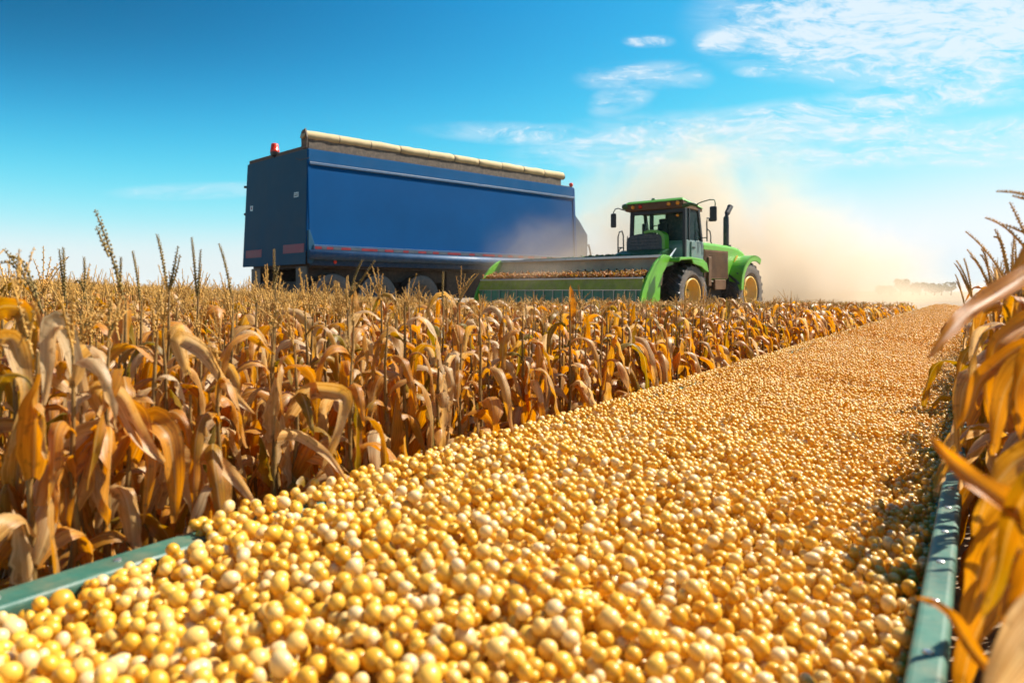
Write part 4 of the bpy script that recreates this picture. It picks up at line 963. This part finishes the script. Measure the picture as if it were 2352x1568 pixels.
    m = MB(); m.box(7.6, LX - 2.2, .45, WY - .5, .95, 2.3); m.build('dark_filler_box', M['chassis'], r, bevel=.04)  # added dark block, hides the bright horizon under the trailer's far end
    WX = (1.25, 3.5, 5.9)
    for x in WX:
        m = MB(); m.tube([(x, .3, 1.02), (x, WY - .3, 1.02)], .12, 12); m.build('axle', M['chassis'], r)
        for y, s in ((.45, -1), (WY - .45, 1)):
            w = add_wheel(r, (x, y, 1.04), 1.04, .62, s, .58, lug=False, rimmat='tank', sidemat='greytyre'); w.rotation_euler = (0, 0, R(90))
    for y in (.2, WY - 1.1): m = MB(); m.box(.06, .12, y, y + .9, .9, 2.3); m.build('mud_flap', M['black'], r)
    m = MB()
    for y in (.8, WY - .8): m.box(LX - 1.6, LX - 1.35, y - .1, y + .1, .1, 2.3); m.box(LX - 1.75, LX - 1.2, y - .25, y + .25, 0, .1)
    m.build('landing_leg', M['chassis'], r)
    return r
build_trailer()
# ------------------------------------------------------------------ corn on the right of the trough
LABR = 'corn plants along the right side of the trough'
rs = random.Random(9)
k = 0; restr = []
order = []
for row in range(5):
    t = (2.3, .5, .7, .2, 0)[row]
    while t < 46:
        n = N0 - .062 - (.15, .42, .80, 1.2, 1.6)[row] + rs.uniform(-.04, .03)
        p = tn(t, n); top = (1.44 - .016 * min(t, 20)) + rs.uniform(-.05, .06)
        if t < (7 if row == 0 else 3.2) and row < 3:
            pl = full_plant(p.x, p.y, top, 900 + k, 'dry corn plant with %s leaves leaning over the right rim of the trough' % ('orange' if k % 2 else 'tan'), LABR + (', orange leaves' if k % 2 else ', tan leaves'), nleaf=11, tassel=(row > 0 or k % 2 == 0))
        elif t < 10 and row < 2:
            o = link('corn_plant', rs.choice(MIDM), None, (p.x, p.y, 0)); o.rotation_euler = (0, 0, rs.uniform(0, 6.28)); o.scale = (1, 1, top)
            tag(o, 'distant dry corn plant in the right hand rows beyond the trough', 'corn plant', 'distant corn plants on the right')
        else: restr.append((p.x, p.y, top))
        t += rs.uniform(.14, .23) if t < 10 else .30
        k += 1
A, Bt = [], []
for (x, y, h) in restr:
    lf, tz = MID[rs.randrange(14)] if y < 12 else FAR[rs.randrange(16)]
    rz = rs.uniform(0, 6.28); A.append(merge(lf, rz, h, x, y, rs.random())); Bt.append(merge(tz, rz, h, x, y, 0, tasl(x, y)))
lf = cat(A); tz = cat(Bt); F0 = tri(lf[1]); F1_ = tri(tz[1]) + len(lf[0])
me = npmesh('corn_rows', np.concatenate([lf[0], tz[0]]), np.concatenate([F0, F1_]), [M['leaf'], M['tassel']], np.concatenate([lf[2], tz[2]]), np.concatenate([lf[3], tz[3]]))
mi = np.zeros(len(me.polygons), dtype=np.int32); mi[len(F0):] = 1; me.polygons.foreach_set('material_index', mi)
tag(link('corn_rows', me), 'far end of the dense corn rows on the right of the trough', 'corn crop', kind='stuff')
# near leaves reaching into the picture from a plant at the right edge
def leaf_pts(pts, W, tone, side=None, roll=0.0, fold=.3, seed=0):
    pts = [np.array(p, float) for p in pts]; s0 = np.linspace(0, 1, len(pts)); ns = 24; s = np.linspace(0, 1, ns + 1)
    Pc = np.stack([np.interp(s, s0, [p[i] for p in pts]) for i in range(3)], 1)
    for _ in range(3): Pc[1:-1] = (Pc[:-2] + 2 * Pc[1:-1] + Pc[2:]) / 4
    d = np.gradient(Pc, axis=0); d /= np.linalg.norm(d, axis=1)[:, None]
    vw = Pc - np.array([0, 0, HC]); vw /= np.linalg.norm(vw, axis=1)[:, None]
    sd_ = np.cross(d, vw); sd_ /= np.linalg.norm(sd_, axis=1)[:, None]; nr = np.cross(d, sd_)
    rl = roll + .5 * np.sin(s * 4 + seed); side_ = sd_ * np.cos(rl)[:, None] + nr * np.sin(rl)[:, None]; nr = np.cross(d, side_)
    w = W * np.clip((s + .15) / .4, 0, 1) ** .6 * np.clip((1.02 - s) / .55, 0, 1) ** .75; c = np.linspace(-.5, .5, 7)
    V = np.stack([Pc + side_ * (q * w)[:, None] + nr * (fold * w * (abs(q) * 2) ** 1.4 + .13 * W * (abs(q) * 2) ** 1.5 * np.sin(s * 15 + (2 if q < 0 else 0) + seed))[:, None] for q in c], 1)
    uv = np.stack(np.broadcast_arrays((c + .5)[None, :], s[:, None]), 2); i_, j_ = np.meshgrid(np.arange(ns), np.arange(6), indexing='ij'); q_ = (i_ * 7 + j_).ravel()
    return V.reshape(-1, 3), np.stack([q_, q_ + 1, q_ + 8, q_ + 7], 1), np.full((ns + 1) * 7, tone), uv.reshape(-1, 2)
HERO = [  # root position, label, leaves as (points, width, tone)
 ((bp(2460, 700, 1.35)), 'near corn plant at the right edge with a long orange leaf sweeping left over grain', [
    ([bp(2440, 560, 1.36), bp(2370, 625, 1.34), bp(2290, 680, 1.30), bp(2220, 720, 1.26), bp(2170, 770, 1.22), bp(2134, 822, 1.2)], .036, .36),
    ([bp(2440, 700, 1.45), bp(2350, 740, 1.45), bp(2285, 790, 1.42), bp(2262, 880, 1.42), bp(2275, 975, 1.42)], .036, .40),
    ([bp(2430, 500, 1.5), bp(2365, 560, 1.48), bp(2325, 640, 1.46), bp(2310, 700, 1.45)], .026, .52),
    ([bp(2440, 760, 1.4), bp(2330, 800, 1.4), bp(2250, 870, 1.4), bp(2225, 950, 1.4), bp(2197, 985, 1.4)], .030, .30),
    ([bp(2430, 800, 1.3), bp(2350, 830, 1.3), bp(2305, 900, 1.3), bp(2285, 990, 1.3), bp(2280, 1045, 1.3)], .036, .56),
    ([bp(2460, 780, 1.25), bp(2370, 800, 1.25), bp(2330, 900, 1.25), bp(2345, 1010, 1.25)], .040, .24),
    ([bp(2440, 1000, 1.15), bp(2370, 1015, 1.15), bp(2320, 1045, 1.15), bp(2285, 1060, 1.15)], .018, .85)]),
 ((bp(2620, 1150, .86)), 'blurred corn plant in the lower right corner with curved orange leaf over the rim', [
    ([bp(2500, 1225, .80), bp(2400, 1205, .80), bp(2330, 1170, .80), bp(2240, 1110, .82), bp(2180, 1050, .85), bp(2137, 998, .86)], .030, .40),
    ([bp(2460, 1050, .78), bp(2370, 1110, .78), bp(2320, 1200, .80), bp(2290, 1330, .82), bp(2255, 1420, .84)], .026, .12),
    ([bp(2480, 1160, .74), bp(2400, 1240, .74), bp(2360, 1330, .76), bp(2330, 1450, .78), bp(2300, 1490, .8)], .038, .33),
    ([bp(2300, 1560, .84), bp(2240, 1500, .84), bp(2190, 1420, .84), bp(2150, 1385, .84), bp(2100, 1372, .85)], .015, .42),
    ([bp(2620, 1300, .66), bp(2460, 1390, .66), bp(2360, 1480, .67), bp(2290, 1580, .68), bp(2250, 1700, .70)], .045, .93),
    ([bp(2420, 1020, 1.1), bp(2330, 1060, 1.1), bp(2270, 1130, 1.1), bp(2235, 1230, 1.12)], .045, .66),
    ([bp(2450, 1150, 1.05), bp(2310, 1180, 1.06), bp(2250, 1300, 1.08), bp(2215, 1440, 1.1)], .050, .60),
    ([bp(2400, 1300, 1.0), bp(2290, 1360, 1.0), bp(2230, 1480, 1.02), bp(2200, 1620, 1.04)], .050, .50),
    ([bp(2440, 1380, .95), bp(2330, 1250, .97), bp(2270, 1290, .98), bp(2240, 1400, .98)], .036, .62)]),
 ((bp(-130, 1100, 1.9)), 'corn plant at the far left edge with a broad pale leaf hanging forward', [
    ([bp(-60, 760, 1.75), bp(0, 700, 1.75), bp(60, 705, 1.74), bp(70, 780, 1.73), bp(60, 900, 1.72)], .055, .20),
    ([bp(-60, 800, 1.7), bp(30, 770, 1.7), bp(60, 900, 1.68), bp(20, 1050, 1.68)], .045, .75)]),
 ((bp(190, 1200, 1.9)), 'front row corn plant with a wide pale leaf folded down near the left edge', [
    ([bp(190, 900, 1.85), bp(155, 780, 1.84), bp(130, 735, 1.82), bp(112, 770, 1.80), bp(108, 860, 1.80), bp(100, 930, 1.80)], .050, .97),
    ([bp(195, 1040, 1.88), bp(235, 990, 1.86), bp(180, 1000, 1.84), bp(130, 1060, 1.8), bp(100, 1140, 1.78), bp(65, 1220, 1.76)], .058, .95),
    ([bp(200, 1020, 1.88), bp(230, 1000, 1.86), bp(150, 1085, 1.8), bp(152, 1180, 1.78), bp(150, 1260, 1.78)], .050, .5)]),
 ((bp(300, 1200, 1.95)), 'front row corn plant with a broad tan leaf draped over and glowing orange below', [
    ([bp(300, 1010, 1.95), bp(215, 920, 1.92), bp(235, 885, 1.9), bp(285, 905, 1.88), bp(310, 980, 1.86), bp(350, 1040, 1.86), bp(378, 1062, 1.86)], .060, .84),
    ([bp(300, 1000, 1.95), bp(285, 930, 1.9), bp(320, 960, 1.88), bp(345, 1060, 1.86), bp(330, 1200, 1.86)], .050, .55),
    ([bp(302, 1060, 1.96), bp(345, 960, 1.92), bp(390, 1000, 1.9), bp(405, 1120, 1.9), bp(400, 1200, 1.9)], .065, .38)]),
 ((bp(440, 1250, 2.1)), 'front row corn plant with twin pale leaves spreading and drooping like an open fork', [
    ([bp(440, 1090, 2.1), bp(400, 1080, 2.05), bp(360, 1120, 2.0), bp(330, 1200, 2.0)], .042, .93),
    ([bp(440, 1090, 2.1), bp(420, 1085, 2.05), bp(440, 1160, 2.0), bp(455, 1235, 2.0)], .048, .96),
    ([bp(440, 1050, 2.1), bp(420, 1040, 2.1), bp(500, 1060, 2.05), bp(560, 1120, 2.0), bp(593, 1172, 1.98)], .045, .9),
    ([bp(435, 860, 2.2), bp(405, 770, 2.15), bp(470, 800, 2.1), bp(530, 900, 2.1), bp(585, 950, 2.1)], .045, .88)]),
 ((bp(640, 1150, 2.35)), 'front row corn plant with a thin arching leaf and a rolled pale husk', [
    ([bp(600, 1080, 2.35), bp(610, 1000, 2.3), bp(680, 990, 2.25), bp(750, 1040, 2.2), bp(800, 1110, 2.15)], .040, .92),
    ([bp(640, 1000, 2.35), bp(700, 890, 2.3), bp(800, 905, 2.28), bp(770, 1000, 2.25), bp(740, 1080, 2.25)], .050, .8)]),
]
for (pos_, lab, leaves) in HERO:
    root = empty('corn_plant', (pos_.x, pos_.y, 0)); tag(root, lab, 'corn plant', 'corn plants standing closest to the camera')
    s = link('stalk', STALKS[0], root); s.scale = (1.1, 1.1, max(1.0, pos_.z + .25))
    for i, (pts, W, tone) in enumerate(leaves):
        v, f, t_, u_ = leaf_pts([p - Vector((pos_.x, pos_.y, 0)) + Vector((0, 0, 0)) for p in pts], W, tone, seed=i * 1.7) if False else leaf_pts(pts, W, tone, seed=i * 1.7)
        v = v - np.array([pos_.x, pos_.y, 0]); o = link('leaf', mesh_from((v, f, t_, u_), 'leaf', M['leafplain']), root)
# tall tassels standing above the crop on the left and the bare ones on the right
def spike(name_lab, tip, foot, extra=(), bead=.0075, group='tall tassels above the crop on the left', mt='tasseldark'):
    """a plant whose tassel ends at tip; foot is where the tassel leaves the stalk"""
    root = empty('corn_plant', (foot.x, foot.y, 0)); tag(root, name_lab, 'corn plant', group)
    s = link('stalk', STALKS[1], root); s.scale = (1, 1, foot.z)
    parts = []
    for (a, b, bow) in [(foot, tip, .02)] + list(extra):
        a, b = np.array(a), np.array(b); L1 = np.linalg.norm(b - a); u = np.linspace(0, 1, 14)[:, None]
        pts = a + (b - a) * u + np.array([0, 0, 1]) * (bow * np.sin(u * np.pi)) - np.array([foot.x, foot.y, 0])
        parts.append(tube_np(pts, np.linspace(.0035, .0016, 14), 5, .5)); nb = int(L1 / (bead * .62)); s_ = np.linspace(0, 1, 14)
        for q in range(3, nb):
            v = q / nb; c = np.array([np.interp(v, s_, pts[:, i]) for i in range(3)]); w = q * 2.3
            c = c + np.array([math.cos(w), math.sin(w), .5]) * bead * .8; sz = bead * (1.05 - .5 * v ** 3)
            V = np.array([[1, 0, .3], [0, 1, .3], [-1, 0, .3], [0, -1, .3], [0, 0, 1.5], [0, 0, -.9]]) * sz * .62 + c
            Fq = np.array([[0, 1, 4, 4], [1, 2, 4, 4], [2, 3, 4, 4], [3, 0, 4, 4], [1, 0, 5, 5], [2, 1, 5, 5], [3, 2, 5, 5], [0, 3, 5, 5]])
            parts.append((V, Fq, np.full(6, .5), np.zeros((6, 2))))
    link('tassel', mesh_from(cat(parts), 'tassel', M[mt]), root)
    a = rs.uniform(0, 6)
    for q in range(5):
        me, up = LEAVES[1 + 5 * rs.randrange(7) + rs.randrange(2)]; l = link('leaf', me, root, (0, 0, foot.z * (.55 + .09 * q) - .05)); a += 3.3; l.rotation_euler = (0, 0, a)
SP = [('corn plant with the tallest, thickest tassel, leaning left against the sky', (218, 482, 2.2), (285, 690, 2.25), [((250, 590, 2.2), (221, 520, 2.2), .0), ]),
      ('corn plant with a twin upright tassel rising between the left edge and the tallest tassel', (145, 568, 2.8), (150, 690, 2.8), [((148, 680, 2.8), (136, 572, 2.8), 0)]),
      ('corn plant at the left edge with a bent forked tassel drooping to the left', (8, 572, 2.3), (100, 720, 2.35), [((95, 710, 2.3), (20, 590, 2.3), .05), ((60, 660, 2.3), (2, 605, 2.3), .03)]),
      ('corn plant with a long dark single tassel and two side branches at its right', (360, 538, 2.6), (385, 670, 2.6), [((388, 665, 2.6), (409, 565, 2.6), -.01), ((388, 665, 2.6), (414, 585, 2.6), -.02)]),
      ('corn plant with a thin straight tassel left of the forked one', (304, 576, 3.0), (322, 690, 3.0), []),
      ('corn plant with a slim paired tassel between the long dark tassel and the trailer', (440, 545, 2.9), (452, 680, 2.9), [((455, 680, 2.9), (461, 573, 2.9), 0)]),
      ('corn plant with a slender tassel leaning left just before the trailer', (503, 560, 2.9), (532, 680, 2.9), []),
      ('corn plant with a short knobbly tassel in front of the rear of the trailer', (629, 572, 3.2), (630, 665, 3.2), [((630, 650, 3.2), (640, 612, 3.2), .0)]),
      ('corn plant with a tassel leaning right in front of the trailer skirt', (833, 597, 3.4), (800, 690, 3.4), [((805, 680, 3.4), (862, 598, 3.4), .0)]),
      ('corn plant with a small upright tassel in front of the trailer wheels', (1018, 624, 3.6), (1016, 700, 3.6), []),
      ('corn plant with a leaning tassel by the left end of the header', (1090, 640, 3.6), (1050, 700, 3.6), []),
      ('corn plant with a narrow tassel beside the tallest one', (278, 590, 3.0), (276, 690, 3.0), [((277, 680, 3.0), (268, 610, 3.0), 0)]),
      ('corn plant with an arched tassel left of the tallest one', (193, 590, 3.0), (196, 690, 3.0), [((195, 680, 3.0), (172, 650, 3.0), .03)])]
for lab, a, b, ex in SP: spike(lab, bp(*a), bp(*b), [(bp(*p), bp(*q), w) for p, q, w in ex], bead=.0058 if a[2] > 2.5 else .0072)
SR = [('corn plant at the right edge with the highest beaded tassels reaching left', (2288, 440, 1.9), (2440, 500, 1.9), [((2400, 470, 1.9), (2325, 450, 1.9), 0)]),
      ('right hand corn plant with two stiff tassel branches below the highest ones', (2262, 500, 2.1), (2370, 590, 2.1), [((2365, 540, 2.1), (2305, 515, 2.1), 0), ((2365, 560, 2.1), (2320, 465, 2.1), 0)]),
      ('right hand corn plant with long curved tassel branches bending left', (2218, 532, 2.5), (2320, 660, 2.5), [((2315, 640, 2.5), (2285, 527, 2.5), .03), ((2318, 630, 2.5), (2283, 545, 2.5), .04), ((2322, 640, 2.5), (2330, 540, 2.5), .0)]),
      ('right hand corn plant with branching tassel over the middle of the row', (2221, 573, 2.9), (2280, 680, 2.9), [((2278, 670, 2.9), (2254, 572, 2.9), .04), ((2282, 672, 2.9), (2252, 585, 2.9), .03), ((2278, 670, 2.9), (2228, 588, 2.9), .02)]),
      ('right hand corn plant with thin tassel fingers above the end of the row', (2192, 605, 3.6), (2235, 690, 3.6), [((2233, 680, 3.6), (2196, 598, 3.6), .02), ((2233, 680, 3.6), (2214, 593, 3.6), .02), ((2230, 680, 3.6), (2205, 625, 3.6), 0)]),
      ('right hand corn plant with the lowest small tassel at the tip of the row', (2194, 630, 4.4), (2215, 700, 4.4), [((2214, 690, 4.4), (2196, 645, 4.4), .01)])]
for lab, a, b, ex in SR: spike(lab, bp(*a), bp(*b), [(bp(*p), bp(*q), w) for p, q, w in ex], bead=.0052, group='right hand corn plants with tassels against the sky', mt='tassel')

# chaff and husk flakes scattered over the grain
fr_ = np.random.default_rng(12); parts = []
for i in range(420):
    t = .4 + 7 * fr_.uniform() ** 1.6; n = fr_.uniform(N0 + .03, N1 - .02); q = (P[:, 0] - t) ** 2 + (P[:, 1] - n) ** 2; j = np.where(q < .02 ** 2)[0]
    if len(j) == 0: continue
    z = (P[j, 2] + P[j, 3]).max(); b = tn(t, n, z + .001)
    parts.append(leaf_np(fr_, fr_.uniform(.008, .026) * (1 if i % 9 else 2.2), fr_.uniform(.004, .009), fr_.uniform(0, 6.28), fr_.uniform(-.1, .5), fr_.uniform(-.6, .1), .5, 1.5, .5, 3, 2, .3, (b.x, b.y, b.z), fr_.choice([.45, .8, .98])))
o = link('chaff', mesh_from(cat(parts), 'chaff', M['leafplain'])); tag(o, 'small dry husk flakes scattered on top of the grain', 'chaff', kind='stuff')

# ------------------------------------------------------------------ far trees
def crown_mesh(r, w, h, n=900):
    cs = [(r.uniform(-.35, .35) * w, r.uniform(-.3, .3) * w, h * r.uniform(.35, .85), r.uniform(.16, .30) * w) for _ in range(9)]
    V, Fq = [], []
    for i in range(n):
        cx, cy_, cz, cr_ = cs[r.integers(9)]; d = r.normal(size=3); d /= np.linalg.norm(d); p = np.array([cx, cy_, cz]) + d * cr_ * r.uniform(.6, 1.05) * np.array([1, 1, .8])
        a = r.normal(size=3); a /= np.linalg.norm(a); b = np.cross(a, r.normal(size=3)); b /= np.linalg.norm(b); s = w * .05 * r.uniform(.6, 1.3)
        V += [p + a * s, p + b * s, p - a * s, p - b * s]; Fq.append([4 * i, 4 * i + 1, 4 * i + 2, 4 * i + 3])
    return npmesh('crown', np.array(V), np.array(Fq), M['treeleaf'], smooth=False)
tr2 = np.random.default_rng(4)
TL = [('lone rounded tree tallest in the hazy line on the horizon', 2068, 27, 44, 210), ('low hazy bush at the left end of the far tree line', 2022, 12, 30, 225), ('second low tree right of the tallest far tree', 2096, 19, 34, 215),
      ('broad tree in the middle of the hazy far tree line', 2112, 21, 30, 222), ('thin pale tree rising behind the middle of the far tree line', 2126, 23, 18, 228), ('low tree right of the thin pale one on the horizon', 2146, 18, 34, 212),
      ('darker tree near the right end of the far tree line', 2162, 19, 26, 216), ('hazy tree at the right end of the far line beside the near corn', 2184, 21, 28, 220), ('small hazy bush left of the tallest far tree', 2046, 13, 26, 218)]
for lab, px_, hp, wp, d in TL:
    x = (px_ - 1176) / F * d; h = hp / F * d + HC; w = wp / F * d
    root = empty('tree', (x, d, 0)); tag(root, lab, 'tree', 'far trees along the horizon')
    link('crown', crown_mesh(tr2, w, h), root)
    m = MB(); m.tube([(0, 0, 0), (.05 * w, 0, h * .35), (0, 0, h * .7)], [w * .05, w * .035, w * .015], 8)
    for q in range(4): a = q * 1.6; m.tube([(0, 0, h * .3), (math.cos(a) * w * .25, math.sin(a) * w * .2, h * .6)], [w * .02, w * .01], 5)
    m.build('trunk', M['bark'], root)

# ------------------------------------------------------------------ dust and haze
def dust(name, lab, c, size, blobs, dens, col):
    m, nt, out = newmat(name)
    tc = nn(nt, 'ShaderNodeTexCoord'); v = tc.outputs['Object']
    no = nn(nt, 'ShaderNodeTexNoise'); no.inputs['Scale'].default_value = .22; no.inputs['Detail'].default_value = 6; no.inputs['Roughness'].default_value = .55; no.inputs['Distortion'].default_value = .6
    nt.links.new(v, no.inputs['Vector']); tot = None
    for (bc, br, wgt) in blobs:
        s1 = nn(nt, 'ShaderNodeVectorMath', operation='SUBTRACT'); nt.links.new(v, s1.inputs[0]); s1.inputs[1].default_value = bc
        s2 = nn(nt, 'ShaderNodeVectorMath', operation='DIVIDE'); nt.links.new(s1.outputs[0], s2.inputs[0]); s2.inputs[1].default_value = br
        s3 = nn(nt, 'ShaderNodeVectorMath', operation='LENGTH'); nt.links.new(s2.outputs[0], s3.inputs[0])
        q = mth(nt, 'MULTIPLY', mth(nt, 'POWER', sstep(nt, mth(nt, 'ADD', s3.outputs[1], mth(nt, 'MULTIPLY', mth(nt, 'SUBTRACT', no.outputs[0], .5), -1.3)), 1.0, 0.0), 1.6), wgt)
        tot = q if tot is None else mth(nt, 'ADD', tot, q)
    d = mth(nt, 'MULTIPLY', mth(nt, 'MULTIPLY', tot, sstep(nt, no.outputs[0], .22, .72, .35, 1.5)), dens)
    p = nn(nt, 'ShaderNodeVolumePrincipled'); p.inputs['Color'].default_value = (*col, 1); p.inputs['Anisotropy'].default_value = .25
    nt.links.new(d, p.inputs['Density']); nt.links.new(p.outputs[0], out.inputs['Volume'])
    b = MB(); sx_, sy_, sz_ = size; b.box(-sx_, sx_, -sy_, sy_, 0, sz_); o = b.build(name, m, loc=c); tag(o, lab, 'dust', kind='stuff')
    return o
D0 = Vector((14, 41, 0))
def rel(px_, py_, d): v = bp(px_, py_, d) - D0; return (v.x, v.y, v.z)
dust('dust_cloud', 'tan dust cloud billowing up behind the harvester and over the trailer', D0, (20, 13, 15), [
    (rel(1620, 540, 43), (11.5, 9.0, 8.2), 1.0),
    (rel(1500, 460, 45), (9.0, 7.0, 5.0), .4),
    (rel(1820, 610, 41), (8.5, 8.0, 4.6), 1.0),
    (rel(1660, 650, 34.5), (4.5, 3.4, 2.2), 2.2),
    (rel(1800, 660, 38), (6.0, 6.0, 2.8), 1.9),
    (rel(1310, 590, 37.0), (6.4, 3.8, 3.0), .9),
    (rel(1220, 612, 32.8), (4.6, 2.4, 1.4), 1.3),
    (rel(1340, 628, 30.6), (4.6, 2.0, 1.2), .8),
    (rel(1980, 678, 46), (14.0, 9.0, 1.3), 1.0)], .20, (.89, .72, .53))
hz, hnt, hout = newmat('haze')
hp_ = nn(hnt, 'ShaderNodeVolumePrincipled'); hp_.inputs['Color'].default_value = (.93, .95, 1.0, 1); hp_.inputs['Density'].default_value = .0001
hnt.links.new(hp_.outputs[0], hout.inputs['Volume'])
b = MB(); b.box(-S - 5, S + 5, -66, 2 * S + 5, -1, 22); o = b.build('haze', hz); tag(o, 'thin pale haze over the field', 'haze', kind='stuff')
